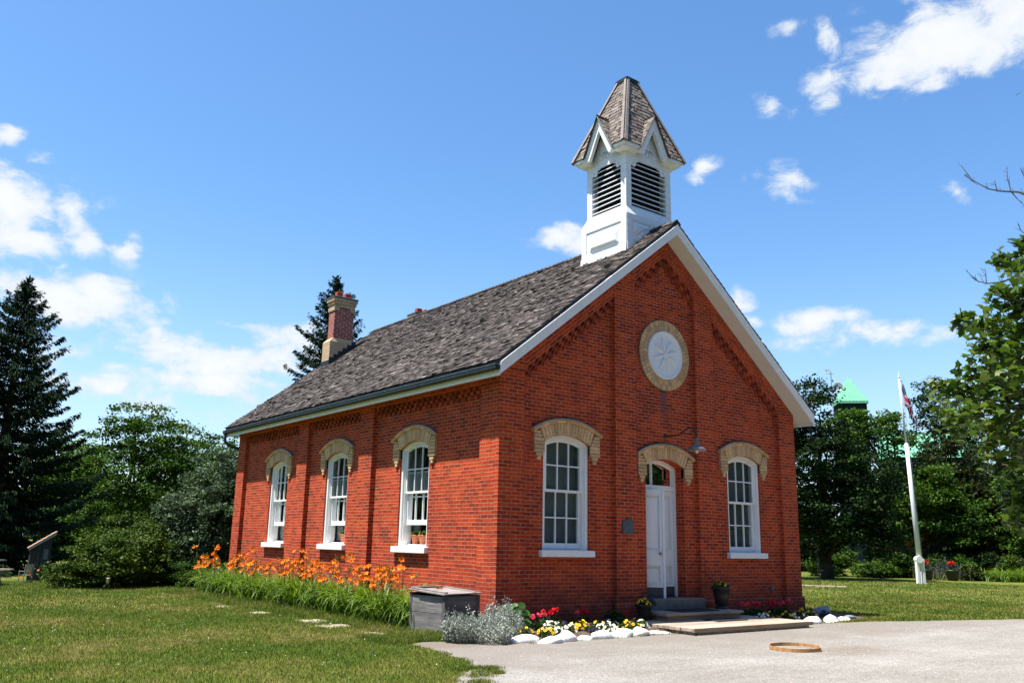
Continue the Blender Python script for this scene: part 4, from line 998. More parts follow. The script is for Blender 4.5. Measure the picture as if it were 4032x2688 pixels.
ROCKS = [(-.48, -1.42, .27, .16, .14, 'long low whitewashed rock beside the silver bush'), (-.12, -1.74, .29, .18, .14, 'wedge shaped whitewashed rock, second from the silver bush'),
         (.25, -1.58, .20, .18, .21, 'tallest rounded whitewashed rock of the flower bed edge'), (.60, -1.66, .19, .13, .11, 'small whitewashed rock at the foot of the tallest round one'),
         (1.00, -1.62, .25, .16, .15, 'broad whitewashed rock just right of the small low one'), (1.50, -1.60, .26, .17, .18, 'whitewashed rock with a grey chipped flank, third from the deck'),
         (1.98, -1.58, .20, .15, .17, 'rounded whitewashed rock, second from the deck'), (2.50, -1.50, .28, .12, .09, 'flattest whitewashed rock at the deck end of the row')]
for i, (x, y, a, b, h_, lab) in enumerate(ROCKS): tag(blob('whitewashed_rock', M['white_rock'], (x, y, GZ - .015), a * .92, b, h_ * .76, 100 + i, rnd.uniform(-.2, .2)), lab, 'rock', 'whitewashed rocks edging the left flower bed')
ROCKS2 = [(6.72, -1.55, .22, .15, .11, 'whitewashed rock touching the right end of the deck'), (7.28, -1.48, .30, .17, .14, 'middle whitewashed rock of the short row right of the deck'),
          (8.05, -1.40, .33, .18, .15, 'large whitewashed rock near the outer end of the right row'), (8.55, -1.42, .26, .14, .10, 'outermost whitewashed rock of the right row by the lawn')]
for i, (x, y, a, b, h_, lab) in enumerate(ROCKS2): tag(blob('whitewashed_rock', M['white_rock'], (x, y, GZ + .01), a * .9, b, h_ * .72, 130 + i, rnd.uniform(-.2, .2)), lab, 'rock', 'whitewashed rocks edging the right flower bed')
tag(blob('grey_rock', M['grey_rock'], (8.55, -.85, GZ), .30, .24, .23, 150), 'blue grey round boulder in the shade of the right brick corner', 'rock')
tag(blob('grey_rock', M['grey_rock'], (9.0, -1.2, GZ), .28, .13, .08, 151), 'flat blue grey rock behind the outermost white rock', 'rock')
PAV = [(-1.90, 3.30, .30, .36, 'large pale paver in the lawn, farther of the big pair'), (-1.98, 2.20, .34, .30, 'large pale paver in the lawn, nearer of the big pair'), (-1.95, .72, .17, .20, 'small pale paver in the grass left of the wooden box'),
       (-2.05, .18, .28, .17, 'pale paver at the edge of the grass closest to the gravel'), (-2.1, 5.45, .22, .3, 'half grown over paver beside the lily bed, fourth from the gravel'), (-2.2, 7.4, .2, .3, 'faint paver farthest along the lily bed')]
for i, (x, y, a, b, lab) in enumerate(PAV):
    pts = []; r_ = random.Random(i)
    for t in range(14):
        an = 2 * math.pi * t / 14; q = max(abs(math.cos(an)), abs(math.sin(an))) ** .7; k_ = r_.uniform(.85, 1.08) / q
        pts.append((x + a * k_ * math.cos(an), y + b * k_ * math.sin(an), GZ - .02))
    mb = MB(); mb.prism(pts, (0, 0, .026)); tag(mb.build('paving_stone', M['paver']), lab, 'paving stone', 'stepping stones in the lawn')

# ------------------------------------------------------------------ foliage builders
def frames(rg, N, up=0.0):
    """random unit normals (biased to +z by up) and a perpendicular in-plane axis"""
    n = rg.normal(size=(N, 3)); n[:, 2] += up; n /= np.linalg.norm(n, axis=1)[:, None]
    t = rg.normal(size=(N, 3)); a = np.cross(n, t); a /= np.linalg.norm(a, axis=1)[:, None]
    return n, a, np.cross(n, a)
def leaf_quads(P, n, a, b, L, Wd):
    """pointed, slightly folded leaves: 4 corners each"""
    L = L[:, None]; Wd = Wd[:, None]
    V = np.stack([P - a * L * .5, P + b * Wd * .5 + a * L * .05 - n * L * .08, P + a * L * .5 - n * L * .06, P - b * Wd * .5 + a * L * .05 - n * L * .08], 1).reshape(-1, 3)
    return V, np.arange(len(P) * 4).reshape(-1, 4)
def crown_points(rg, blobs, nclump, per, cr, dens_=1.15):
    """leaves gathered in clumps near the shell of several lobes"""
    w_ = np.array([b[3] * b[4] + b[4] * b[5] + b[3] * b[5] for b in blobs]); w_ = w_ / w_.sum()
    nclump = int(nclump * dens_); k = rg.choice(len(blobs), nclump, p=w_); B = np.array(blobs)[k]
    d = rg.normal(size=(nclump, 3)); d /= np.linalg.norm(d, axis=1)[:, None]
    r = .42 + .66 * rg.random(nclump) ** .7
    C = B[:, :3] + d * r[:, None] * B[:, 3:]
    m = rg.integers(int(per * .75), int(per * 2.1), nclump); idx = np.repeat(np.arange(nclump), m); N = len(idx)
    off = rg.normal(size=(N, 3)) * np.array([1, 1, .42]); sz = (cr * rg.uniform(.6, 1.35, nclump))[idx]
    return C[idx] + off * sz[:, None] * .5, C
def crown(blobs, nclump, per, cr, leaf, seed, mat, parent, name='crown', up=.6, zmin=None):
    rg = np.random.default_rng(seed); P, C = crown_points(rg, blobs, nclump, per, cr)
    if zmin is not None: P = P[P[:, 2] > zmin]
    n, a, b = frames(rg, len(P), up + .5); L = leaf * rg.uniform(.6, 1.3, len(P))
    V, F = leaf_quads(P, n, a, b, L, L * rg.uniform(.5, .8, len(P)))
    npmesh(name, V, F, mat, parent); return C
def limbs(mb, base, C, r0, rg, nb=26):
    for i in rg.choice(len(C), min(nb, len(C)), replace=False):
        c = Vector(C[i]); h = base.z + (c.z - base.z) * rg.uniform(.35, .6); s = Vector((base.x, base.y, h))
        m_ = s.lerp(c, .5) + Vector((rg.normal() * .1, rg.normal() * .1, .25))
        mb.tube([s, m_, c], [r0 * .4, r0 * .25, r0 * .07], 5, False)
def tree(name, label, loc, blobs, nclump, per, cr, leaf, seed, mat, trunk_r, group=None, top=None, up=.6):
    t = thing(name, label, 'tree', loc, 0, group); rg = np.random.default_rng(seed + 1)
    C = crown(blobs, nclump, per, cr, leaf, seed, mat, t, up=up, zmin=GZ + .1); base = Vector(loc); top = top or max(b[2] for b in blobs)
    mb = MB(); n = 7
    mb.tube([base + Vector((rg.normal() * .06 * (i > 0), rg.normal() * .06 * (i > 0), -.1 + (top - base.z) * i / n)) for i in range(n + 1)], [trunk_r * (1.25 if i == 0 else 1 - .85 * i / n) for i in range(n + 1)], 9)
    limbs(mb, base, C, trunk_r, rg); mb.build('trunk', M['bark'], t, smooth=True, recalc=False); return t
def shrub(name, label, loc, blobs, nclump, per, cr, leaf, seed, mat, cat='shrub', group=None, up=.5):
    t = thing(name, label, cat, loc, 0, group); rg = np.random.default_rng(seed + 1)
    C = crown(blobs, nclump, per, cr, leaf, seed, mat, t, 'foliage', up, GZ + .02)
    mb = MB(); base = Vector(loc)
    for i in rg.choice(len(C), min(22, len(C)), replace=False):
        c = Vector(C[i]); mb.tube([base + Vector((rg.normal() * .12, rg.normal() * .12, -.05)), base.lerp(c, .5) + Vector((0, 0, .1)), c], [.025, .017, .006], 4, False)
    mb.build('stems', M['bark'], t, recalc=False); return t
def spruce(label, loc, H, Rb, seed, zlow=.5, levels=46, gap=0.0):
    t = thing('spruce_tree', label, 'tree', loc); rg = np.random.default_rng(seed)
    mb = MB(); b = Vector(loc); mb.tube([b + Vector((0, 0, -.1 + H * i / 6)) for i in range(7)], [.26 * (1 - i / 6.3) + .012 for i in range(7)], 8)
    PT, DR, LN = [], [], []
    for i in range(levels):
        f = (i + rg.uniform(-.25, .25)) / levels; z = zlow + (H - zlow - .25) * f
        rad = Rb * (1 - f) ** .8 * rg.uniform(.75, 1.1) + .12; nb = int(rg.integers(5, 8)); a0 = rg.uniform(0, 6.28)
        for j in range(nb):
            if rg.random() < gap: continue
            an = a0 + 6.28 * j / nb + rg.uniform(-.3, .3); Lb = rad * rg.uniform(.62, 1.12); dx, dy = math.cos(an), math.sin(an)
            rise = (.26 * f - .24 * (1 - f) + rg.uniform(-.12, .12)) * Lb; m_ = 8
            path = [Vector((b.x + dx * Lb * q, b.y + dy * Lb * q, b.z + z + rise * q * 1.2 - .24 * Lb * q * (1 - f) + (.34 * Lb * q ** 3))) for q in [k_ / m_ for k_ in range(m_ + 1)]]
            mb.tube(path[::2], [.035 * (1 - f) + .012, .02, .014, .009, .005], 4, False)
            ns = int(16 + 75 * Lb)
            for q in rg.random(ns) ** .75:
                k_ = min(int(q * m_), m_ - 1); p = path[k_].lerp(path[k_ + 1], q * m_ - k_); side = rg.choice((-1, 1)) * rg.uniform(.15, 1.0) * (1.05 - q * .75)
                o = Vector((-dy, dx, 0)) * side * Lb * .30
                pp = p + o + Vector((0, 0, -abs(side) * .10 * Lb * .5))
                PT.append(pp); DR.append(Vector((dx * .55 - dy * side * .7, dy * .55 + dx * side * .7, rg.uniform(-1.25, -.05) + .35 * f))); LN.append(rg.uniform(.11, .26) * (1 - .3 * f))
    for k_ in range(140):
        z = H - .05 - rg.random() * 1.1; PT.append(b + Vector((rg.normal() * .05, rg.normal() * .05, z))); DR.append(Vector((rg.normal(), rg.normal(), 1.2))); LN.append(rg.uniform(.14, .26))
    P = np.array(PT); d = np.array(DR); d /= np.linalg.norm(d, axis=1)[:, None]; Ln = np.array(LN)
    V = []; 
    for rep in range(2):
        n_, a_, b_ = frames(rg, len(P), .2); s_ = np.cross(d, n_); s_ /= np.linalg.norm(s_, axis=1)[:, None]; Wd = Ln * .17
        jit = rg.normal(size=P.shape) * .04; Q = P + jit
        V.append(np.stack([Q, Q + d * Ln[:, None] * .45 + s_ * Wd[:, None], Q + d * Ln[:, None], Q + d * Ln[:, None] * .45 - s_ * Wd[:, None]], 1).reshape(-1, 3))
    V = np.concatenate(V); npmesh('branches', V, np.arange(len(V)).reshape(-1, 4), M['l_spruce'], t)
    mb.build('trunk', M['bark'], t, recalc=False); return t

# ------------------------------------------------------------------ trees and shrubs, left side
spruce('tall dark spruce at the left edge behind the small shed', (-4.45, 27.4, GZ), 11.9, 4.7, 21, .3, 50, .06)
spruce('tall spruce rising behind the side chimney', (8.55, 25.2, GZ), 14.15, 4.2, 22, 3.0, 36, .14)
tree('leafy_tree', 'round mid green tree between the left spruce and the schoolhouse', (2.6, 35.6, GZ), [(2.2, 35.8, 6.6, 1.3, 1.3, 1.8), (3.6, 35.3, 6.3, 1.5, 1.4, 1.6), (1.0, 36.0, 5.0, 1.2, 1.2, 1.5), (2.8, 34.8, 4.4, 2.3, 1.8, 2.1), (4.4, 35.0, 4.6, 1.6, 1.4, 1.8), (2.2, 34.6, 2.2, 2.4, 1.8, 1.8)], 230, 62, .62, .17, 31, M['l_mid'], .22)
tree('leafy_tree', 'bright green tree far behind the left spruce', (1.6, 46.2, GZ), [(1.2, 46.6, 5.6, 1.6, 1.5, 2.0), (2.8, 45.8, 5.2, 1.5, 1.4, 1.9), (.2, 47, 4.0, 1.6, 1.5, 2.2), (2.0, 46, 3, 2.4, 2, 2.2)], 150, 50, .7, .19, 32, M['l_bright'], .2)
tree('leafy_tree', 'green tree with a ragged top beside the far corner of the schoolhouse', (8.6, 44.4, GZ), [(8.2, 44.6, 6.6, 1.4, 1.3, 1.7), (9.8, 44.2, 6.4, 1.5, 1.3, 1.6), (11.2, 43.6, 6.2, 1.3, 1.3, 1.7), (7.0, 45, 5.0, 1.6, 1.4, 1.9), (9.5, 44, 4, 3, 2, 2.4), (7.5, 45, 2.5, 2.6, 2, 2.2)], 240, 50, .7, .19, 33, M['l_mid'], .22)
tree('willow_tree', 'grey green small tree touching the far corner of the brick side wall', (.75, 16.6, GZ), [(.5, 16.6, 3.1, 1.0, 1.0, 1.2), (1.5, 16.3, 3.2, 1.0, 1.0, 1.1), (-.25, 16.9, 2.2, .85, .9, 1.0), (.3, 16.3, 1.8, 1.2, 1.0, 1.2), (1.6, 16.0, 1.8, 1.2, 1.0, 1.4), (0.1, 16.2, .9, 1.0, .9, .9)], 300, 60, .34, .105, 34, M['l_silver'], .12)
shrub('round_bush', 'broad dark green bush hiding the right side of the small shed', (-3.1, 15.7, GZ), [(-3.0, 15.6, .5, 1.0, 1.0, .8), (-2.4, 15.9, .75, .9, .9, .75), (-3.72, 15.9, .15, .6, .7, .5)], 210, 60, .26, .085, 41, M['l_bush'])
shrub('round_bush', 'taller green bush in the middle of the left shrub row', (-1.9, 17.1, GZ), [(-1.9, 17.1, .9, 1.1, 1.0, 1.1), (-1.2, 16.7, .7, 1.0, .9, 1.1), (-1.6, 16.4, .3, 1.0, .8, .7)], 190, 60, .28, .09, 42, M['l_bush'])
shrub('round_bush', 'olive green bush below the grey green tree', (-.4, 17.6, GZ), [(-.6, 17.8, 1.0, 1.0, .9, 1.1), (.2, 17.3, .8, .9, .8, 1.0)], 130, 60, .28, .09, 43, M['l_olive'])
shrub('low_shrub', 'low soft green shrub at the foot of the grey green tree', (-.35, 15.6, GZ), [(-.3, 15.4, .1, .75, .55, .5), (.5, 15.2, .15, .6, .5, .5)], 110, 60, .18, .06, 44, M['l_mid'])
shrub('low_shrub', 'small pale shrub behind the far end of the daylilies', (-.05, 14.3, GZ), [(0.0, 14.3, .05, .5, .4, .35), (.5, 14.4, .1, .5, .4, .45)], 70, 55, .14, .05, 45, M['l_silver'])
# ------------------------------------------------------------------ trees, right side
tree('maple_tree', 'large dark maple rising beside the right roof edge', (32.6, 14.6, GZ), [(32.0, 14.8, 8.6, 1.4, 1.3, 1.9), (31.0, 15.4, 8.0, 1.5, 1.5, 1.9), (32.9, 13.9, 6.3, 1.5, 1.4, 1.7), (32.0, 14.8, 5.6, 3.2, 2.6, 2.4), (34.0, 12.5, 4.6, 1.6, 1.6, 1.6), (33.0, 13.6, 3.4, 3.0, 2.4, 1.9), (30.8, 15.8, 4.2, 2.5, 2.2, 2.4), (31.6, 15.2, 2.0, 2.4, 2.2, 1.3), (33.9, 12.9, 2.2, 1.8, 1.8, 1.3)], 420, 62, .62, .19, 51, M['l_dark'], .3)
tree('leafy_tree', 'lighter green tree in front of the copper roofed tower', (41.4, 15.2, GZ), [(39.7, 17.4, 8.7, 1.2, 1.1, 1.35), (40.6, 16.2, 8.8, 1.25, 1.1, 1.3), (41.4, 15.3, 8.2, 1.2, 1.1, 1.4), (40.0, 17.0, 7.4, 1.3, 1.2, 1.3), (40.3, 16.6, 5.9, 1.4, 1.3, 1.7), (42.6, 13.8, 5.2, 1.4, 1.4, 1.6), (41.2, 15.0, 4.0, 2.4, 2.2, 2.3)], 190, 56, .6, .2, 52, M['l_bright'], .2)
tree('leafy_tree', 'dark green tree between the flagpole and the dark maple', (43.2, 14.6, GZ), [(42.9, 15.0, 4.6, 1.5, 1.4, 1.7), (43.9, 13.6, 3.6, 1.7, 1.7, 2.0), (42.4, 15.4, 3.6, 2.2, 2, 2.4), (44.0, 13.2, 3.0, 2.0, 2, 2.2)], 190, 56, .6, .2, 53, M['l_mid'], .2)
tree('locust_tree', 'tall airy blue green tree right of the flag', (53.6, 18.0, GZ), [(53.2, 18.4, 11.6, 1.5, 1.4, 1.9), (54.0, 17.0, 10.0, 1.9, 1.8, 1.7), (52.8, 19.2, 9.4, 1.6, 1.6, 1.7), (53.8, 17.6, 7.4, 2.6, 2.2, 2.2), (53.8, 17.6, 4.6, 2.6, 2.2, 2.4)], 230, 52, .6, .2, 54, M['l_locust'], .25)
tree('cedar_tree', 'olive cedar with pointed shoulders right of the flagpole', (46.2, 14.0, GZ), [(46.0, 14.4, 6.6, 1.2, 1.2, 1.9), (46.2, 14.0, 4.4, 1.9, 1.8, 2.2), (46.3, 13.8, 2.2, 2.2, 2.0, 2.2)], 190, 66, .5, .17, 55, M['l_olive'], .2, up=-.2)
tree('cedar_tree', 'broad brown green cedar behind the near maple leaves', (47.4, 12.2, GZ), [(47.2, 12.6, 5.9, 1.3, 1.3, 2.2), (47.6, 11.8, 4.2, 1.8, 1.7, 2.4), (47.6, 11.8, 1.9, 2.2, 2.0, 2.0)], 190, 66, .5, .17, 56, M['l_olive'], .2, up=-.2)
tree('leafy_tree', 'fresh green tree low at the right edge', (46.6, 9.4, GZ), [(46.2, 10.0, 4.6, 1.7, 1.6, 1.9), (47.2, 8.6, 4.0, 1.9, 1.8, 2.0), (46.6, 9.4, 2.0, 2.3, 2, 2.0)], 190, 60, .55, .18, 57, M['l_bright'], .2)
tree('leafy_tree', 'mid green tree filling the gap behind the right edge', (56.5, 13.0, GZ), [(56, 13.6, 6.8, 2.2, 2, 2.2), (57.4, 11.6, 5.8, 2.3, 2, 2.4), (56.6, 13, 3.4, 2.8, 2.4, 2.8)], 170, 56, .7, .22, 58, M['l_mid'], .2)
GS = [('low_shrub', 'yellow green shrub beside the brick wall edge, under the dark maple', 36.6, 17.6, 1.1, 1.5, 'l_bright'), ('low_shrub', 'tall light green shrub behind the iron post', 38.0, 18.0, 1.3, 2.1, 'l_bright'), ('low_shrub', 'dark low shrub left of the flagpole base', 38.3, 15.4, 1.2, .85, 'l_mid'),
      ('low_shrub', 'feathery green shrub under the dark tree left of the flagpole', 40.3, 15.0, 1.1, 1.35, 'l_mid'), ('low_shrub', 'rounded green shrub close behind the flagpole base', 41.3, 13.2, 1.1, 1.3, 'l_mid'), ('low_shrub', 'light green shrub just right of the flagpole base', 42.0, 12.3, 1.1, 1.35, 'l_bright'),
      ('low_shrub', 'small golden shrub beside the red geranium tub', 40.6, 10.9, .55, .6, 'l_olive'), ('low_shrub', 'dark red brown shrub right of the geranium tub', 43.6, 11.2, .75, 1.5, 'l_dark'), ('low_shrub', 'green perennial mound behind the yellow green day lily clump', 43.9, 10.4, 1.0, 1.3, 'l_bush'), ('low_shrub', 'blue green shrub at the right end of the garden', 45.0, 9.0, 1.2, 1.7, 'l_silver')]
for i, (nm, lab, x, y, r, h, m_) in enumerate(GS):
    shrub(nm, lab, (x, y, GZ), [(x, y, GZ + h * .5, r, r * .9, h * .5), (x + r * .4, y - r * .3, GZ + h * .35, r * .7, r * .7, h * .4)], 80, 46, .3, .13, 60 + i, M[m_])
# far woods: one mass to either side, and an unseen one behind the camera, shaped to shade the front
def woods(name, pts, seed, leaf=.5, per=40):
    P = []; rg = np.random.default_rng(seed)
    for x, y, h, r in pts:
        for k in range(int(26 * r)):
            c = np.array([x, y, GZ + rg.random() * h]) + rg.normal(size=3) * np.array([r * .5, r * .5, .3]); c[2] = max(c[2], GZ)
            f = max(.25, 1 - (c[2] - GZ) / (h * 1.1)) ** .5; c[:2] = np.array([x, y]) + (c[:2] - np.array([x, y])) * f
            P.append(c + rg.normal(size=(per, 3)) * np.array([.8, .8, .5]))
    P = np.concatenate(P); P = P[P[:, 2] > GZ]; n, a, b = frames(rg, len(P), .5); L = leaf * rg.uniform(.6, 1.3, len(P)); V, F = leaf_quads(P, n, a, b, L, L * .7)
    kind(npmesh(name, V, F, M['l_far']), 'stuff')
woods('distant_woods', [(-14 + 3.2 * i, 52 + 4 * math.sin(i * 2.1) - .25 * i, 4.6 + 1.2 * math.sin(i * 1.7), 2.2) for i in range(14)], 71)
woods('distant_woods', [(44 + 2.0 * i, 27 - 3.1 * i + 2 * math.sin(i * 2.3), 3.2 + .8 * math.sin(i * 1.3), 2.3) for i in range(12)], 72)
woods('distant_woods', [(-38 + 3.6 * i, -33 + 3 * math.sin(i * 1.9) + .02 * (i - 9) ** 2, 16.5 + 2.5 * math.sin(i * 1.3), 4.2) for i in range(30)], 73, 1.1, 40)  # unseen, mirrored in front panes; made tall and close to shade the wall

woods('distant_woods', [(-44 + 3 * math.sin(i * 1.7), -22 + 4.2 * i, 11 + 2.5 * math.sin(i * 1.3), 4.0) for i in range(14)] + [(-40 + .16 * i * i, 38 + 6.5 * i, 12 + 2 * math.sin(i * 1.9), 4.2) for i in range(13)], 74, 1.1, 40)
# near maple reaching in from the right
mt = thing('maple_tree', 'near maple with sunlit lobed leaves and bare twigs reaching in from the right edge', 'tree', (3.4, -10.2, GZ))
MCL = [(0.05, -9.15, 4.51, 0.09), (0.24, -8.83, 4.48, 0.07), (1.34, -8.54, 4.77, 0.13), (0.96, -8.77, 4.54, 0.14), (-0.03, -8.92, 3.99, 0.11), (0.66, -8.81, 4.15, 0.13), (0.75, -8.79, 4.02, 0.15), (-0.07, -8.51, 3.79, 0.09), (1.04, -8.16, 3.99, 0.13), (-0.04, -8.79, 3.68, 0.13), (0.52, -8.70, 3.75, 0.15), (0.81, -8.75, 3.73, 0.17), (0.50, -8.45, 3.60, 0.10), (0.84, -8.45, 3.62, 0.16), (1.18, -8.48, 3.62, 0.20), (1.49, -8.07, 3.63, 0.15), (0.39, -8.93, 3.35, 0.20), (0.83, -8.12, 3.37, 0.13), (0.99, -8.24, 3.37, 0.16), (0.32, -8.72, 3.23, 0.18), (-0.17, -9.07, 3.09, 0.19), (1.27, -7.52, 3.31, 0.11), (0.12, -8.24, 3.07, 0.13), (0.22, -8.38, 3.08, 0.15), (1.33, -8.04, 3.24, 0.18), (0.84, -8.46, 3.13, 0.21), (0.70, -8.71, 3.05, 0.20), (0.94, -7.77, 2.96, 0.13), (-0.33, -8.55, 2.71, 0.14), (0.87, -7.92, 2.77, 0.11), (0.37, -8.42, 2.88, 0.17), (-0.08, -8.80, 2.76, 0.17), (1.03, -8.51, 2.88, 0.21), (1.42, -8.05, 2.78, 0.17), (0.16, -8.78, 2.57, 0.18), (1.00, -8.61, 2.69, 0.21), (0.27, -8.58, 2.49, 0.10), (1.10, -8.27, 2.34, 0.15), (1.12, -8.41, 2.29, 0.18), (0.23, -8.89, 2.30, 0.18), (1.29, -8.25, 1.98, 0.14), (1.02, -8.50, 1.93, 0.16), (1.04, -8.42, 1.68, 0.12), (1.33, -8.40, 1.72, 0.16), (0.71, -8.97, 4.17, 0.27), (1.33, -8.73, 3.72, 0.32), (1.55, -8.63, 3.16, 0.36), (0.07, -9.12, 2.41, 0.28), (1.44, -8.52, 1.98, 0.29)]
rg = np.random.default_rng(8)
for k in range(60):                                 # the rest of the crown, outside the picture
    a_ = rg.uniform(0, 6.28); r_ = rg.uniform(.4, 2.6); MCL.append((3.6 + math.cos(a_) * r_, -10.6 + math.sin(a_) * r_ * .9, rg.uniform(2.4, 7.5), .5))
LOBE = np.array([(0, 0), (.22, .06), (.50, .02), (.40, .26), (.52, .50), (.27, .50), (.16, .66), (0, 1.0), (-.16, .66), (-.27, .50), (-.52, .50), (-.40, .26), (-.50, .02), (-.22, .06)])
PT = []
for i, (x, y, z, r) in enumerate(MCL):
    m_ = int(30 + 1250 * r * r) if i < 49 else 150
    PT.append(np.array([x, y, z]) + rg.normal(size=(m_, 3)) * r * np.array([.62, .62, .55]))
P = np.concatenate(PT); N = len(P); nrm, a_, b_ = frames(rg, N, 1.7); dn = rg.normal(size=(N, 3)) * .6 + np.array([-.5, .2, -.55]); dn -= nrm * (dn * nrm).sum(1)[:, None]; dn /= np.linalg.norm(dn, axis=1)[:, None]; sd = np.cross(nrm, dn)
L = rg.uniform(.062, .128, N); lo = LOBE - np.array([0, .45])
V = P[:, None, :] + (sd[:, None, :] * lo[None, :, :1] * 1.0 + dn[:, None, :] * lo[None, :, 1:] - nrm[:, None, :] * (np.abs(lo[None, :, :1]) * .22 + .25 * lo[None, :, 1:] ** 2)) * L[:, None, None]
F = (np.arange(N)[:, None, None] * 14 + np.array([(0, i, i + 1) for i in range(1, 13)])[None]).reshape(-1, 3)
npmesh('leaves', V.reshape(-1, 3), F, M['l_fore'], mt)
mb = MB(); tb_ = Vector((3.4, -10.2, GZ)); mb.tube([tb_ + Vector((0, 0, -.1)), tb_ + Vector((.05, 0, 1.2)), tb_ + Vector((.0, .1, 2.6)), tb_ + Vector((.1, -.1, 5.0)), tb_ + Vector((.15, -.1, 7.2))], [.27, .2, .17, .1, .03], 12)
mb.build('trunk', M['bark'], mt, smooth=True, recalc=False)
mb = MB()
for i, (x, y, z, r) in enumerate(MCL):
    if i % 2 == 0 or i > 48:
        c = Vector((x, y, z)); s = Vector((3.4, -10.15, GZ + 1.9 + (z - 1.0) * .55)); m_ = s.lerp(c, .55) + Vector((0, 0, .12 + .1 * rnd.random()))
        mb.tube([s, m_, c.lerp(m_, .2), c + (c - m_) * .12], [.035, .018, .009, .004], 5, False)
BARE = [[(1.9, -9.7, 5.0), (0.81, -9.12, 5.23), (0.74, -8.93, 5.38), (0.68, -8.76, 5.43), (0.63, -8.65, 5.48), (0.57, -8.51, 5.62), (0.53, -8.42, 5.82)], [(0.71, -8.86, 5.41), (0.71, -8.84, 5.58), (0.71, -8.85, 5.72)], [(0.66, -8.73, 5.45), (0.655, -8.72, 5.58)], [(0.54, -8.44, 5.70), (0.59, -8.56, 5.54)], [(0.71, -8.86, 5.40), (0.74, -8.92, 5.28), (0.76, -8.98, 5.19)], [(.80, -9.08, 5.25), (0.77, -9.0, 5.54), (0.76, -8.97, 5.66)],
        [(1.9, -9.75, 4.6), (0.78, -9.03, 4.46), (0.7, -8.81, 4.39), (0.65, -8.69, 4.34), (0.59, -8.55, 4.34), (0.55, -8.46, 4.38), (0.51, -8.37, 4.51)], [(0.58, -8.54, 4.34), (0.585, -8.54, 4.53)], [(0.56, -8.47, 4.37), (0.52, -8.38, 4.46)], [(0.64, -8.68, 4.72), (0.67, -8.74, 4.65), (0.71, -8.85, 4.58), (.9, -9.0, 4.5)], [(0.73, -8.89, 5.0), (0.73, -8.91, 4.91), (0.76, -8.99, 4.8), (.95, -9.1, 4.7)]]
for i, b_ in enumerate(BARE):
    n = len(b_); r0 = .016 if n > 5 else .007; mb.tube(b_, [r0 * (1 - .78 * k / (n - 1)) for k in range(n)], 5, False)
    for k in range(n - 1):
        for j in range(3):
            p = Vector(b_[k]).lerp(Vector(b_[k + 1]), rnd.random()) if k or n < 5 else Vector(b_[1]); q = p + Vector((rnd.uniform(-.05, .03), rnd.uniform(-.02, .06), rnd.uniform(-.03, .10))) * rnd.uniform(.5, 1.2); mb.tube([p, q], [.0035, .0015], 4, False)
mb.build('branches', M['twig'], mt, recalc=False)

# ------------------------------------------------------------------ daylilies along the sunny wall
def strip(V, F, pts, wid, side):
    o = len(V)
    for p, w_ in zip(pts, wid): V.append(p - side * w_); V.append(p + side * w_)
    for i in range(len(pts) - 1): F.append((o + 2 * i, o + 2 * i + 1, o + 2 * i + 3, o + 2 * i + 2))
def lily_leaves(rg, c, n, spread, Lr=(.62, .95), hbias=1.0):
    V, F = [], []
    for i in range(n):
        a = rg.uniform(0, 6.28); d = Vector((math.cos(a), math.sin(a), 0)); b = Vector((c[0] + rg.normal() * spread[0], c[1] + rg.normal() * spread[1], GZ + .0)); L = rg.uniform(*Lr); t0 = rg.uniform(1.0, 1.5); bend = rg.uniform(1.3, 2.9); pts, wid = [], []; p = b.copy(); m_ = 7
        for k in range(m_ + 1):
            q = k / m_; th_ = t0 - bend * q ** 1.3; pts.append(p.copy()); wid.append(.0155 * (1 - q ** 2.2) + .0012); p = p + (d * math.cos(th_) + Vector((0, 0, 1)) * math.sin(th_)) * (L / m_)
            if p.z < GZ + .015: p.z = GZ + .015
        s_ = Vector((-d.y, d.x, rg.uniform(-.3, .3))).normalized(); strip(V, F, pts, wid, s_)
    return np.array([tuple(v) for v in V]), np.array(F)
def flower6(V, F, c, axis, r, rg):
    axis = axis.normalized(); a = axis.orthogonal().normalized(); b = axis.cross(a); ph = rg.uniform(0, 1)
    for k in range(6):
        an = ph + k * math.pi / 3; d = a * math.cos(an) + b * math.sin(an); s_ = a * -math.sin(an) + b * math.cos(an); w_ = r * (.30 if k % 2 else .21)
        o = len(V); V += [c - axis * r * .5, c + d * r * .5 + s_ * w_ + axis * r * .12, c + d * r * 1.0 + axis * (r * .02), c + d * r * .5 - s_ * w_ + axis * r * .12]; F.append((o, o + 1, o + 2, o + 3))
LILY = [(13.35, 'leftmost daylily clump beyond the far end of the brick wall'), (12.8, 'daylily clump at the far corner pilaster of the side wall'), (11.75, 'daylily clump left of the farthest side window'), (10.7, 'daylily clump below the farthest side window'), (9.7, 'daylily clump just right of the farthest side window'), (8.65, 'daylily clump hiding the foot of the pilaster between far and middle windows'), (7.6, 'daylily clump left of the middle side window'),
        (6.6, 'daylily clump below the middle side window'), (5.55, 'daylily clump left of the foot of the pilaster between middle and near windows'), (4.55, 'daylily clump with tall stalks right of that near pilaster'), (3.5, 'daylily clump below the nearest side window'), (2.5, 'daylily clump crowded with flowers near the wooden box'), (1.55, 'daylily clump with few flowers touching the wooden box')]
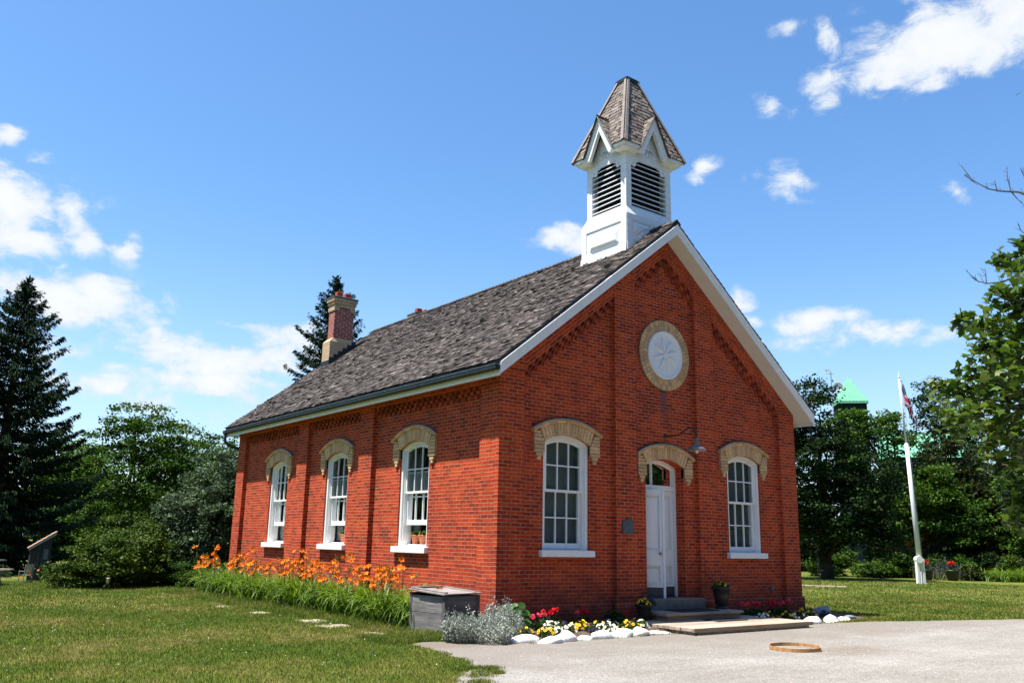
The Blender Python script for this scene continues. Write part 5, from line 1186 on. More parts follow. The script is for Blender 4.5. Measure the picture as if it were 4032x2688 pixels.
for i, (y, lab) in enumerate(LILY):
    rg = np.random.default_rng(200 + i); x = -.62 + rg.uniform(-.06, .06) - (.1 if y < 3 else 0) + (.12 if y > 12 else 0)
    t = thing('daylily', 'orange ' + lab, 'flowers', (x, y, GZ), 0, 'orange daylilies along the sunny brick wall')
    V, F = lily_leaves(rg, (x, y), 190 if i else 90, (.19, .30) if i else (.14, .18), (.78, 1.18) if i else (.5, .8), 1.0); npmesh('leaves', V, F, M['l_lily'], t)
    sm = MB(); V, F = [], []; ns = {12: 4, 11: 18, 0: 12, 2: 8, 5: 8, 6: 14, 8: 15, 9: 9}.get(i, 12)
    for k in range(ns):
        b = Vector((x + rg.normal() * .22 - (.12 if i == 0 else 0), y + rg.normal() * .36, GZ)); h_ = rg.uniform(.62, .98) + (.28 if rg.random() < .12 else 0) - (.06 if i == 12 else 0); top = b + Vector((rg.normal() * .14 - .10, rg.normal() * .16 - .08, h_)); mid = b.lerp(top, .5) + Vector((0, 0, .06)); sm.tube([b, mid, top], [.0075, .006, .0045], 4, False)
        for q in range(int(rg.integers(1, 4))):
            e = top + Vector((rg.normal() * .05, rg.normal() * .05, rg.uniform(-.02, .06))); ax_ = Vector((rg.normal() * .6 - .7, rg.normal() * .6 - .6, rg.uniform(.1, .8))); sm.tube([top - Vector((0, 0, .05)), e], .004, 3, False)
            flower6(V, F, e + ax_.normalized() * .05, ax_, rg.uniform(.058, .080), rg)
        for q in range(3):
            e = top + Vector((rg.normal() * .05, rg.normal() * .05, rg.uniform(.02, .10))); sm.tube([top - Vector((0, 0, .03)), e, e + (e - top).normalized() * .035], [.003, .008, .003], 4, False)
    npmesh('blossoms', np.array([tuple(v) for v in V]), np.array(F), M['p_orange'], t); sm.build('stalks', M['stem'], t, recalc=False)

# ------------------------------------------------------------------ silver bush
t = thing('silver_bush', 'dense silver leaved bush of upright sprigs at the near brick corner', 'bush', (-1.0, -1.05, GZ)); rg = np.random.default_rng(77); PT, NR, LS = [], [], []; sm = MB()
for i in range(620):
    u = rg.random(); cx_, cy_ = (-1.42, -1.02) if u < .38 else (-1.05, -1.32) if u < .68 else (-.66, -1.06); r_ = math.sqrt(rg.random()) * (.26 if u < .38 else .31); an = rg.uniform(0, 6.28); bx_, by_ = cx_ + math.cos(an) * r_, cy_ + math.sin(an) * r_
    h_ = (.44 if u < .38 else .42 if u < .68 else .62) * rg.uniform(.62, 1.0) * (1.08 - .5 * (r_ / .31) ** 2) + (.14 if rg.random() < .05 else 0)
    lean = Vector((math.cos(an), math.sin(an), 0)) * (.22 * r_ / .31 * h_ + .03 * rg.normal()); b = Vector((bx_, by_, GZ)); tp_ = b + lean + Vector((0, 0, h_)); sm.tube([b, b.lerp(tp_, .5) + Vector((0, 0, .03)), tp_], [.004, .003, .002], 3, False)
    for k in range(26):
        q = .18 + .82 * rg.random() ** .8; p = b.lerp(tp_, q); PT.append(p + Vector((rg.normal() * .018, rg.normal() * .018, rg.normal() * .008))); LS.append(.038 * rg.uniform(.6, 1.2))
P = np.array([tuple(p) for p in PT]); n_, a_, b_ = frames(rg, len(P), .4); a_[:, 2] = np.abs(a_[:, 2]) + .35; a_ /= np.linalg.norm(a_, axis=1)[:, None]; b_ = np.cross(n_, a_); b_ /= np.linalg.norm(b_, axis=1)[:, None]; L = np.array(LS); V, F = leaf_quads(P, n_, a_, b_, L, L * .48)
npmesh('foliage', V, F, M['l_dusty'], t); sm.build('stems', M['l_dusty'], t, recalc=False)

# ------------------------------------------------------------------ bedding plants
def small_plant(kind_, label, x, y, z=None, s=1.0, seed=0, group=None, cat='flowers', parent_pot=None, n=None):
    z = GZ + .06 if z is None else z; rg = np.random.default_rng(300 + seed); nm = {'yellow': 'pansy', 'white': 'pansy', 'purple': 'pansy', 'marigold': 'marigold', 'alyssum': 'alyssum', 'red': 'geranium', 'pink': 'geranium', 'mound': 'geranium'}[kind_]
    t = thing(nm, label, cat, (x, y, z), 0, group)
    tall = kind_ in ('red', 'pink'); R_, H_ = {'alyssum': (.20, .17), 'marigold': (.20, .17), 'red': (.14, .20), 'pink': (.14, .20), 'mound': (.27, .30)}.get(kind_, (.14, .15)); R_ *= s; H_ *= s
    N = int({'mound': 520, 'alyssum': 330}.get(kind_, 240) * s); d = rg.normal(size=(N, 3)); d /= np.linalg.norm(d, axis=1)[:, None]; d[:, 2] = np.abs(d[:, 2]); P = np.array([x, y, z]) + d * (rg.random(N) ** .5)[:, None] * np.array([R_, R_, H_])
    n_, a_, b_ = frames(rg, N, .9); L = (.062 if kind_ in ('red', 'pink', 'mound') else .045) * rg.uniform(.6, 1.2, N); V, F = leaf_quads(P, n_, a_, b_, L, L * .8); npmesh('leaves', V, F, M['l_plant'], t)
    V, F = [], []; C = []
    if tall or kind_ == 'mound':
        sm = MB(); heads = n or (3 if tall else 5)
        for k in range(heads):
            c = Vector((x + rg.normal() * R_ * .45, y + rg.normal() * R_ * .4, z + H_ * (1.25 + rg.uniform(0, .45) if tall else rg.uniform(.5, 1.1)))); hr = (.05 if tall else .018) * s; sm.tube([Vector((x, y, z)), c], .003, 3, False)
            for q in range(26 if tall else 5):
                dd = Vector((rg.normal(), rg.normal(), rg.normal() * .7)).normalized(); C.append((c + dd * hr * rg.uniform(.6, 1), dd, .021 * s))
        sm.build('stalks', M['stem'], t, recalc=False)
    else:
        m_ = n or {'alyssum': 60, 'marigold': 34}.get(kind_, 11)
        for k in range(m_):
            dd = rg.normal(size=3); dd /= np.linalg.norm(dd); dd[2] = abs(dd[2]) * .8 + .25; dd /= np.linalg.norm(dd); C.append((Vector((x, y, z)) + Vector(dd * np.array([R_, R_, H_]) * rg.uniform(.95, 1.15)), Vector(dd) + Vector((-.35, -.45, .1)), {'alyssum': .021, 'marigold': .031}.get(kind_, .030) * s))
    for c, ax_, r_ in C:
        ax_ = ax_.normalized(); a = ax_.orthogonal().normalized(); b = ax_.cross(a); m_ = 5; ph = rg.uniform(0, 2)
        for k in range(m_):
            an = ph + k * 6.283 / m_; d_ = a * math.cos(an) + b * math.sin(an); s_ = b * math.cos(an) - a * math.sin(an); o = len(V)
            V += [c, c + d_ * r_ * .62 + s_ * r_ * .52 + ax_ * r_ * .18, c + d_ * r_ * 1.05 + ax_ * r_ * .1, c + d_ * r_ * .62 - s_ * r_ * .52 + ax_ * r_ * .18]; F.append((o, o + 1, o + 2, o + 3))
    pm = {'yellow': 'p_yellow', 'marigold': 'p_yellow', 'white': 'p_white', 'alyssum': 'p_white', 'purple': 'p_purple', 'red': 'p_red', 'pink': 'p_pink', 'mound': 'p_red'}[kind_]
    npmesh('blossoms', np.array([tuple(v) for v in V]), np.array(F), M[pm], t)
    if kind_ in ('yellow',):                         # dark pansy faces
        V2, F2 = [], []
        for c, ax_, r_ in C:
            ax_ = ax_.normalized(); a = ax_.orthogonal().normalized(); b = ax_.cross(a); o = len(V2); V2 += [c + ax_ * r_ * .2 + (a * math.cos(k * 1.571) + b * math.sin(k * 1.571)) * r_ * .3 for k in range(4)]; F2.append((o, o + 1, o + 2, o + 3))
        npmesh('dark_faces', np.array([tuple(v) for v in V2]), np.array(F2), M['p_purple'], t)
    return t
GL, GR = 'flowers of the left bed', 'flowers of the right bed'
BED = [('yellow', 'yellow pansies in front of the broad leaved plant', -.36, -1.32), ('yellow', 'low yellow pansies above the first gap between white rocks', -.02, -1.42), ('pink', 'coral pink geranium right of the broad leaved plant', .42, -.72), ('alyssum', 'white cushion of tiny flowers left of the yellow marigold mound', .52, -.92), ('white', 'cream pansies just below the white cushion of tiny flowers', .36, -1.22),
       ('white', 'cream pansies behind the tallest white rock', .66, -1.22), ('red', 'bright red geranium above the dark violet pansies', .98, -.55), ('red', 'dark red geranium close to the wall, left of the bright red one', .86, -.35), ('purple', 'dark violet pansies left of the yellow marigold mound', .86, -.85), ('marigold', 'golden marigold mound in the middle of the left bed', 1.10, -1.0), ('purple', 'dark violet pansies below the golden marigold mound', 1.08, -1.32),
       ('pink', 'single pink geranium by the wall behind the golden mound', 1.42, -.5), ('red', 'deep red geranium left of the round geranium shrub', 1.75, -.42), ('yellow', 'yellow pansies right of the golden marigold mound', 1.55, -1.02), ('purple', 'violet pansies between two groups of yellow pansies', 1.78, -.95), ('white', 'white pansies in front of the round geranium shrub', 1.95, -.9), ('alyssum', 'low white edging flowers behind the chipped white rock', 1.35, -1.42),
       ('yellow', 'yellow pansies halfway between marigold mound and deck', 2.08, -1.15), ('yellow', 'orange yellow pansies low behind the rounded rock', 2.05, -1.36), ('white', 'cream pansies near the deck corner', 2.42, -1.18), ('yellow', 'yellow pansies beside the left corner of the deck', 2.68, -.88), ('mound', 'round dark green geranium shrub beside the left urn', 2.55, -.38)]
for i, (k, lab, x, y) in enumerate(BED): small_plant(k, lab, x, y, seed=i, group=GL, n=(1 if 'single' in lab else None))
BED2 = [('pink', 'pink geranium nearest the right urn', 6.35, -.42), ('red', 'bright red geranium, second from the right urn', 6.62, -.45), ('pink', 'rosy geranium in the middle of the right bed', 6.9, -.42), ('red', 'dark red geranium, fourth from the right urn', 7.3, -.45), ('pink', 'larger pink geranium left of the outermost pink one', 7.58, -.45), ('pink', 'outermost pink geranium of the right bed', 7.82, -.45),
        ('white', 'white pansies at the right end of the deck', 6.25, -1.0), ('yellow', 'yellow pansies behind the deck end', 6.55, -.98), ('yellow', 'scattered yellow pansies in front of the dark red geranium', 6.95, -1.08), ('white', 'white pansies behind the first right hand rock', 7.25, -1.15), ('yellow', 'tall yellow pansies near the brick corner', 8.15, -.62), ('yellow', 'golden pansies in front of the tall yellow ones', 7.75, -1.12), ('purple', 'violet and pale pansies beside the blue grey boulder', 8.3, -1.12)]
for i, (k, lab, x, y) in enumerate(BED2): small_plant(k, lab, x, y, seed=40 + i, group=GR)
# broad leaved plant
t = thing('broad_leaved_plant', 'upright plant with large round green leaves right of the silver bush', 'plant', (-.28, -.95, GZ)); rg = np.random.default_rng(91); V, F = [], []; sm = MB()
for i in range(60):
    an = rg.uniform(0, 6.28); h_ = rg.uniform(.12, .50); r_ = .07 + .17 * rg.random(); c = Vector((-.28 + math.cos(an) * r_, -.95 + math.sin(an) * r_, GZ + .05 + h_)); nn = Vector((math.cos(an) * .6 - .3, math.sin(an) * .6 - .35, rg.uniform(.4, 1.1))).normalized(); a = nn.orthogonal().normalized(); b = nn.cross(a); L = rg.uniform(.05, .078); o = len(V); V.append(c - nn * .012)
    for k in range(8): V.append(c + (a * math.cos(k * .785) * .8 + b * math.sin(k * .785)) * L)
    for k in range(4): F.append((o, o + 1 + 2 * k, o + 1 + (2 * k + 1) % 8, o + 1 + (2 * k + 2) % 8))
    sm.tube([Vector((-.28, -.95, GZ)), c], .004, 3, False)
npmesh('leaves', np.array([tuple(v) for v in V]), np.array(F), M['l_broad'], t); sm.build('stems', M['stem'], t, recalc=False)

# black urns with pansies either side of the door
def urn(label, x, y, z, s, fl, seed):
    t = thing('flower_urn', label, 'planter', (x, y, z)); mb = MB()
    mb.lathe([(.11, 0), (.115, .015), (.075, .03), (.08, .05), (.105, .07), (.125, .2), (.145, .31), (.175, .33), (.18, .36), (.165, .365), (.15, .34), (.02, .335)], (0, 0, 0), 24, lambda a, b, c: (x + a * s, y + b * s, z + c * s)); mb.build('urn_body', M['pot_black'], t, smooth=True)
    mb = MB(); mb.lathe([(.148, 0), (.01, .012)], (0, 0, 0), 20, lambda a, b, c: (x + a * s, y + b * s, z + (c + .341) * s)); mb.build('potting_soil', M['soil'], t)
    for k, (kk, dx, dy, lab) in enumerate(fl): small_plant(kk, lab, x + dx, y + dy, z + .34 * s, .85, seed + k, 'pansies in the two black urns', n=3 if kk == 'white' else 15)
urn('black urn planter on the ground left of the door step', 3.26, -.46, GZ + .06, 1.0, [('yellow', -.06, -.05, 'yellow pansies with dark faces in the left black urn'), ('yellow', .07, .03, 'yellow pansies at the back of the left black urn'), ('purple', .10, -.06, 'violet pansies at the right rim of the left black urn')], 80)
urn('larger black urn planter standing on the right end of the step', 5.62, -.42, .075, 1.22, [('yellow', -.04, -.04, 'yellow pansies in the middle of the right black urn'), ('purple', .09, .0, 'dark violet pansies on the right of the right black urn'), ('white', -.16, -.06, 'white pansies at the left rim of the right black urn')], 90)
# terracotta pots on the side window boards
def clay(label, x, y, seed):
    t = thing('clay_pot', label, 'flower pot', (x, y, 1.26)); mb = MB(); mb.lathe([(.07, 0), (.10, .15), (.115, .15), (.12, .20), (.105, .20), (.1, .17), (.01, .17)], (x, y, 1.262), 18); mb.build('pot', M['terracotta'], t, smooth=True)
    rg = np.random.default_rng(seed); V, F = lily_leaves(rg, (0, 0), 40, (.03, .03), (.10, .22)); V = V - np.array([0, 0, GZ]) + np.array([x, y, 1.43]); npmesh('leaves', V, F, M['l_lily'], t)
clay('terracotta pot with spiky plant inside the nearest side window, left one', .40, 3.42, 5); clay('terracotta pot inside the nearest side window beside the jamb', .40, 3.12, 6); clay('terracotta pot inside the middle side window', .40, 6.72, 7)
mb = MB()
for yc in SW: mb.box(.30, .56, yc - .6, yc + .6, 1.22, 1.262)
mb.build('window_board', M['white'], house)

# ------------------------------------------------------------------ things in the distance
fl_ = thing('flagpole', 'tall white flagpole leaning slightly left on the far lawn', 'flagpole', (31.97, 9.2, GZ))
pb, pt_ = Vector((31.97, 9.2, .85)), Vector((31.85, 9.42, 9.9)); at_ = lambda q: pb.lerp(pt_, q)
M['pole'] = paint('flagpole paint', (.66, .66, .68), .2)
mb = MB(); mb.tube([at_(-.05), at_(.3), at_(.62)], [.12, .105, .085], 12); mb.tube([at_(.62), at_(.98)], [.055, .045], 10); mb.build('pole', M['pole'], fl_, smooth=True)
mb = MB(); mb.lathe([(.01, -.06), (.05, -.03), (.06, .02), (.03, .06), (.012, .2), (.004, .3)], tuple(at_(.985)), 10); mb.build('finial', M['pole'], fl_, smooth=True)
ry = Vector((.795, -.606, 0)); fy = Vector((.606, .795, 0)); c0 = Vector((31.97, 9.2, 0))
mb = MB()
for s in (-1, 1):
    q = c0 + ry * (.13 * s); p = [q + ry * a + fy * b for a, b in ((-.06, -.11), (.06, -.11), (.06, .11), (-.06, .11))]
    mb.hexa([Vector((v.x, v.y, GZ - .05)) for v in p] + [Vector((v.x, v.y, .95)) for v in p])
mb.box(31.88, 32.06, 9.11, 9.29, GZ - .05, .4); mb.build('base_posts', M['white'], fl_, bevel=.01)
mb = MB(); b0 = c0 - fy * .16 - ry * .05 + Vector((0, 0, .93)); mb.tube([b0, b0 + fy * .32], .16, 16); mb.build('pivot_bolt', M['white'], fl_)
mb = MB(); mb.tube([at_(.97) + ry * .10, at_(.5) + ry * .16, at_(.02) + ry * .15], .008, 4); mb.tube([at_(.965) + ry * .02, at_(.965) + ry * .16], .03, 6); mb.build('halyard', M['metal_pale'], fl_)
def flag_mat():
    m, g, out = newmat('union flag'); uv = g.n('ShaderNodeSeparateXYZ', {0: g.n('ShaderNodeTexCoord').outputs['UV']}); x = g.m('SUBTRACT', uv.outputs[0], .5); y = g.m('SUBTRACT', uv.outputs[1], .5)
    X = g.m('MULTIPLY', x, 2.0); d1 = g.m('ABSOLUTE', g.m('SUBTRACT', y, x)); d2 = g.m('ABSOLUTE', g.m('ADD', y, x)); dg = g.m('MINIMUM', d1, d2); cr = g.m('MINIMUM', g.m('ABSOLUTE', X), g.m('ABSOLUTE', y))
    lt = lambda v, t_: g.m('LESS_THAN', v, t_)
    c = g.mix(lt(dg, .115), (.012, .02, .13), (.75, .75, .75)); c = g.mix(lt(dg, .04), c, (.60, .015, .035)); c = g.mix(lt(cr, .167), c, (.75, .75, .75)); c = g.mix(lt(cr, .10), c, (.60, .015, .035))
    b = finish(g, out, c, .8); t = g.n('ShaderNodeBsdfTranslucent', {'Color': c}); g.t.links.new(g.n('ShaderNodeMixShader', {0: .4, 1: b.outputs[0], 2: t.outputs[0]}).outputs[0], out.inputs[0]); return m
me = bpy.data.meshes.new('union_flag'); bm = bmesh.new(); Lu = bm.loops.layers.uv.new('UVMap'); nu, nv = 30, 22; gr_ = []
for i in range(nu + 1):
    row = []
    for j in range(nv + 1):
        u, v = i / nu, j / nv; hp0 = at_(.955 - .125 * (1 - v)) + ry * .13        # hoist edge down the halyard
        drop = u * (1.05 + .25 * v); out_ = .10 + .40 * (1 - math.exp(-u * 3)) * (.6 + .4 * (1 - v)) 
        p = hp0 + Vector((0, 0, -drop)) + ry * (out_ * u ** .5 + .05 * math.sin(u * 9 + v * 7)) + fy * (.08 * math.sin(v * 9 + u * 3.5) * min(1, u * 3) + .03 * math.sin(u * 13)); row.append(bm.verts.new(p))
    gr_.append(row)
for i in range(nu):
    for j in range(nv):
        f = bm.faces.new((gr_[i][j], gr_[i + 1][j], gr_[i + 1][j + 1], gr_[i][j + 1])); f.smooth = True
        for lp, (a, b) in zip(f.loops, ((i, j), (i + 1, j), (i + 1, j + 1), (i, j + 1))): lp[Lu].uv = (a / nu, b / nv)
bm.to_mesh(me); bm.free(); tag(link('union_flag', me, flag_mat()), 'limp red white and blue union flag at the top of the pole', 'flag')

# copper roofed tower, lower copper roof and the mast beyond the trees
tw = thing('copper_tower', 'dark square tower with a pale green copper pyramid roof above the trees', 'tower', (84.6, 44.1, GZ), R(-46))
Tt = lambda x, y, z: tuple(WM['copper_tower'] @ Vector((x, y, z - GZ)))
mb = MB(); mb.box(-1.55, 1.55, -1.55, 1.55, GZ, 18.2, Tt); mb.build('tower_wall', M['dark_wall'], tw)
mb = MB(); a = 1.72; mb.add([Tt(-a, -a, 18.3), Tt(a, -a, 18.3), Tt(a, a, 18.3), Tt(-a, a, 18.3), Tt(0, 0, 21.45)], [(0, 1, 4), (1, 2, 4), (2, 3, 4), (3, 0, 4), (3, 2, 1, 0)]); mb.box(-a, a, -a, a, 18.02, 18.296, Tt); tr = mb.build('copper_roof', M['copper'], tw)
mb = MB()
for k in range(4):
    c_, s_ = (1, 0, -1, 0)[k], (0, 1, 0, -1)[k]; Q = lambda u, d, z: Tt(u * c_ - d * s_, u * s_ + d * c_, z)
    for i in range(-4, 5):
        u = i * .38; zt = 18.3 + (1 - abs(u) / a) * 3.15; d1 = -a * (abs(u) / a)
        mb.tube([Q(u, -a - .01, 18.05), Q(u, -a - .01, 18.3), Q(u, d1 - .01, zt)], .022, 4, False)
mb.build('standing_seams', M['copper_seam'], tr, recalc=False)
hb = thing('copper_roofed_hall', 'pale green copper roof of a low hall half hidden by trees', 'building', (93.5, 42.5, GZ), R(-46)); Th = lambda x, y, z: tuple(WM['copper_roofed_hall'] @ Vector((x, y, z - GZ)))
mb = MB(); mb.box(-1.9, 9, 0, 5, GZ, 12.6, Th); mb.build('hall_wall', M['dark_wall'], hb)
mb = MB(); mb.prism([Th(-2.2, -.6, 12.4), Th(-2.2, 2.5, 15.75), Th(-2.2, 5.6, 12.4)], Vector(Th(9, 0, 0)) - Vector(Th(-2.2, 0, 0))); hr_ = mb.build('copper_roof', M['copper'], hb)
mb = MB()
for i in range(24): mb.tube([Th(-2.1 + .46 * i, -.62, 12.41), Th(-2.1 + .46 * i, 2.48, 15.77)], .025, 4, False)
mb.build('standing_seams', M['copper_seam'], hr_, recalc=False)
ms = thing('antenna_mast', 'thin mast with wind gauge and round white dish beside the tower', 'mast', (79.36, 43.05, GZ)); mb = MB(); mx_ = Vector((79.36, 43.05, 0)); mb.tube([mx_ + Vector((0, 0, GZ)), mx_ + Vector((0, 0, 21.3))], .06, 6); mb.tube([mx_ + Vector((0, 0, 21.0)) - ry * .5, mx_ + Vector((0, 0, 21.0)) + ry * .4], .04, 5); mb.build('mast_pole', M['metal_pale'], ms)
mb = MB(); mb.lathe([(.02, -.05), (.3, .02), (.55, .16), (.57, .18), (.5, .14), (.02, .0)], n=18, T=lambda x, y, z: tuple(mx_ + Vector((0, 0, 19.4)) + ry * (.55 + x) - fy * (.3 + z) + Vector((0, 0, y)))); mb.build('dish', M['white_plaster'], ms, smooth=True)
mb = MB(); c_ = mx_ + Vector((0, 0, 21.05)) - ry * .5; mb.tube([c_, c_ + Vector((0, 0, .4))], .04, 5); mb.tube([c_ + Vector((0, 0, .3)) - fy * .3 - ry * .3, c_ + Vector((0, 0, .35)) + ry * .35], .07, 5); mb.build('wind_gauge', M['metal_pale'], ms)

# iron post, its stone edging, geranium tubs, lily clumps and far flowers in the garden
ip = thing('iron_post', 'thin black iron hanging post on the lawn beside the brick corner', 'post', (23.8, 9.28, GZ)); mb = MB(); o = Vector((23.8, 9.28, 0))
for s in (-.035, .035): mb.tube([o + ry * s + Vector((0, 0, GZ)), o + ry * s + Vector((0, 0, .95))], .016, 6)
mb.tube([o + Vector((0, 0, .9)), o + Vector((0, 0, 1.25)) + ry * -.04, o + Vector((0, 0, 1.36)) + ry * .03, o + Vector((0, 0, 1.28)) + ry * .07], .011, 6); ipp = mb.build('post', M['black_iron'], ip)
mb = MB(); mb.tube([o + Vector((0, 0, .45)), o + Vector((0, 0, .45)) + ry * .2], .012, 5); mb.tube([o + Vector((0, 0, .3)) - ry * .04, o + Vector((0, 0, .3)) + ry * .05], .02, 5); mb.build('side_bracket', M['black_iron'], ip)
mb = MB(); a, b = Vector((22.0, 11.3, 0)), Vector((24.0, 8.1, 0)); d = (b - a).normalized(); nn = Vector((-d.y, d.x, 0)); L = (b - a).length; n = 9
for i in range(n):
    p, q = a + d * (L * i / n), a + d * (L * (i + 1) / n - .03); k = [p - nn * .12, q - nn * .12, q + nn * .12, p + nn * .12]; mb.hexa([Vector((v.x, v.y, GZ - .02)) for v in k] + [Vector((v.x, v.y, GZ + .05 + rnd.uniform(0, .015))) for v in k])
tag(mb.build('stone_edging', M['edging'], bevel=.01), 'line of flat pale edging stones at the foot of the iron post', 'edging')
def tub(label, lab2, x, y, seed):
    t = thing('flower_tub', label, 'planter', (x, y, GZ)); mb = MB(); mb.lathe([(.24, 0), (.25, .03), (.34, .48), (.38, .5), (.38, .56), (.34, .56), (.33, .5), (.02, .5)], (x, y, GZ), 20); mb.build('tub_body', M['pot_black'], t, smooth=True)
    small_plant('red', lab2, x, y, GZ + .5, 1.4, seed, 'red geraniums in the garden tubs', n=9)
tub('black tub of red geraniums at the far garden edge', 'bright red geraniums in the tub right of the flagpole', 38.86, 11.1, 101); tub('black tub mostly hidden behind the flagpole base', 'red geraniums peeping out behind the flagpole base', 37.95, 12.06, 102)
for i, (x, y, lab) in enumerate([(41.0, 9.7, 'yellow green lily clump right of the geranium tub'), (41.7, 9.2, 'yellow green lily clump in the middle of the garden edge'), (42.3, 8.7, 'yellow green lily clump nearest the right edge')]):
    t = thing('lily_clump', lab, 'plant', (x, y, GZ), 0, 'leafy lily clumps in the far garden'); rg = np.random.default_rng(400 + i); V, F = lily_leaves(rg, (x, y), 190, (.30, .30), (.8, 1.25)); V = V.copy(); npmesh('leaves', V, F, M['l_lily'], t)
def flower_patch(name, lab, x, y, z, sx_, sy_, sz_, n, mat, seed, r=.07, cat='flowers'):
    t = thing(name, lab, cat, (x, y, GZ)); rg = np.random.default_rng(seed); P = np.array([x, y, z]) + rg.normal(size=(n, 3)) * np.array([sx_, sy_, sz_]) * .5; nr, a, b = frames(rg, n, .8); L = r * rg.uniform(.7, 1.5, n); V, F = leaf_quads(P, nr, a, b, L, L * .9); npmesh('blossoms', V, F, M[mat], t)
    sm = MB()
    for p in P[::2]: sm.tube([Vector((p[0] + rg.normal() * .1, p[1] + rg.normal() * .1, GZ)), Vector(p)], .012, 3, False)
    sm.build('stalks', M['stem'], t, recalc=False)
flower_patch('far_lilies', 'orange lilies glowing under the trees left of the flagpole', 41.2, 16.1, 1.45, .9, .9, .4, 60, 'p_orange', 501, .14); flower_patch('far_lilies', 'paler orange lilies farther back just left of the flagpole', 42.6, 15.0, 1.75, 1.0, .8, .5, 80, 'p_apricot', 502, .15)
flower_patch('lavender', 'grey violet lavender drift between flagpole and red tub', 39.3, 11.9, .38, 1.0, 1.0, .5, 300, 'p_lav', 503, .10); flower_patch('pink_phlox', 'pink phlox at the right end of the far garden', 43.3, 8.4, .7, .9, .9, .4, 40, 'p_pink', 504, .10)
flower_patch('marigolds', 'few orange marigolds at the foot of the small shed', -3.6, 18.2, 0.05, .9, .5, .25, 16, 'p_orange', 505, .07); flower_patch('white_bloom', 'single large white bloom below the broad dark bush', -3.0, 14.5, .05, .05, .05, .05, 10, 'p_white', 506, .10)

# small shed, chair, picnic table and car at the left edge
sh_ = thing('garden_shed', 'narrow grey slatted shed with a brown sloping roof among the bushes', 'shed', (-4.12, 20.2, GZ), R(-7.5)); Tq = lambda x, y, z: tuple(WM['garden_shed'] @ Vector((x * .74, y * .9, z * .97)))
mb = MB(); mb.hexa([Tq(*p) for p in ((0.02, .02, 0), (.8, .02, 0), (.8, 1.0, 0), (.02, 1.0, 0), (.02, .02, 1.12), (.8, .02, 1.52), (.8, 1.0, 1.52), (.02, 1.0, 1.12))])
for i in range(8): mb.box(-.012, .02, .02 + .125 * i, .10 + .125 * i, 0, 1.10, Tq)
for i in range(6): mb.box(.03 + .13 * i, .12 + .13 * i, -.004, .02, 0, 1.12 + .065 * i, Tq)
sw_ = mb.build('shed_wall', M['shed_wall'], sh_)
mb = MB(); mb.box(.52, .70, -.02, -.004, .72, 1.05, Tq); mb.build('shed_window', M['bronze_hi'], sw_)
mb = MB(); n = 6
for i in range(n):
    x0_, x1_ = -.12 + 1.06 * i / n, -.12 + 1.06 * (i + 1) / n + .02; zr_ = lambda x: 1.13 + .53 * x; mb.hexa([Tq(x0_, -.12, zr_(x0_)), Tq(x1_, -.12, zr_(x1_)), Tq(x1_, 1.12, zr_(x1_)), Tq(x0_, 1.12, zr_(x0_)), Tq(x0_, -.12, zr_(x0_) + .035), Tq(x1_, -.12, zr_(x1_) + .02), Tq(x1_, 1.12, zr_(x1_) + .02), Tq(x0_, 1.12, zr_(x0_) + .035)])
mb.build('shed_roof', M['shed_roof'], sh_)
mb = MB(); mb.hexa([Tq(*p) for p in ((-.10, -.10, 1.00), (.94, -.10, 1.55), (.94, -.075, 1.55), (-.10, -.075, 1.00), (-.10, -.10, 1.07), (.94, -.10, 1.62), (.94, -.075, 1.62), (-.10, -.075, 1.07))]); mb.build('barge_board', M['metal_pale'], sh_)
M['chair_wood'] = wood_mat('grey white chair wood', (.12, .115, .11), (.22, .21, .20), (.3, .29, .28), 2)
ch_ = thing('garden_chair', 'weathered pale wooden chair standing left of the small shed', 'chair', (-4.35, 19.2, GZ), R(200)); Tc_ = lambda x, y, z: tuple(WM['garden_chair'] @ Vector((x * .55, y * .55, z * .6)))
for x0_ in (-.25, .21):
    mb = MB(); mb.box(x0_, x0_ + .04, -.25, -.21, 0, .58, Tc_); mb.build('leg', M['chair_wood'], ch_); mb = MB(); mb.hexa([Tc_(x0_, .2, 0), Tc_(x0_ + .04, .2, 0), Tc_(x0_ + .04, .25, 0), Tc_(x0_, .25, 0), Tc_(x0_, .36, .95), Tc_(x0_ + .04, .36, .95), Tc_(x0_ + .04, .40, .95), Tc_(x0_, .40, .95)]); mb.build('leg', M['chair_wood'], ch_)
    mb = MB(); mb.box(x0_ - .02, x0_ + .06, -.28, .3, .58, .605, Tc_); mb.build('armrest', M['chair_wood'], ch_)
mb = MB(); [mb.box(-.21, .21, -.25 + .1 * i, -.165 + .1 * i, .38, .40, Tc_) for i in range(5)]; mb.build('seat', M['chair_wood'], ch_)
mb = MB(); [mb.hexa([Tc_(-.21 + .09 * i, .24, .42), Tc_(-.14 + .09 * i, .24, .42), Tc_(-.14 + .09 * i, .26, .42), Tc_(-.21 + .09 * i, .26, .42), Tc_(-.21 + .09 * i, .37, .95), Tc_(-.14 + .09 * i, .37, .95), Tc_(-.14 + .09 * i, .39, .95), Tc_(-.21 + .09 * i, .39, .95)]) for i in range(5)]; mb.build('backrest', M['chair_wood'], ch_)
pt2 = thing('picnic_table', 'dark wooden picnic table cut off by the left edge', 'picnic table', (-6.05, 18.1, GZ), R(-37)); Tp = lambda x, y, z: tuple(WM['picnic_table'] @ Vector((x, y, z)))
mb = MB(); [mb.box(-.9, .9, -.37 + .15 * i, -.23 + .15 * i, .70, .74, Tp) for i in range(5)]; mb.build('tabletop', M['box_wood_x'], pt2)
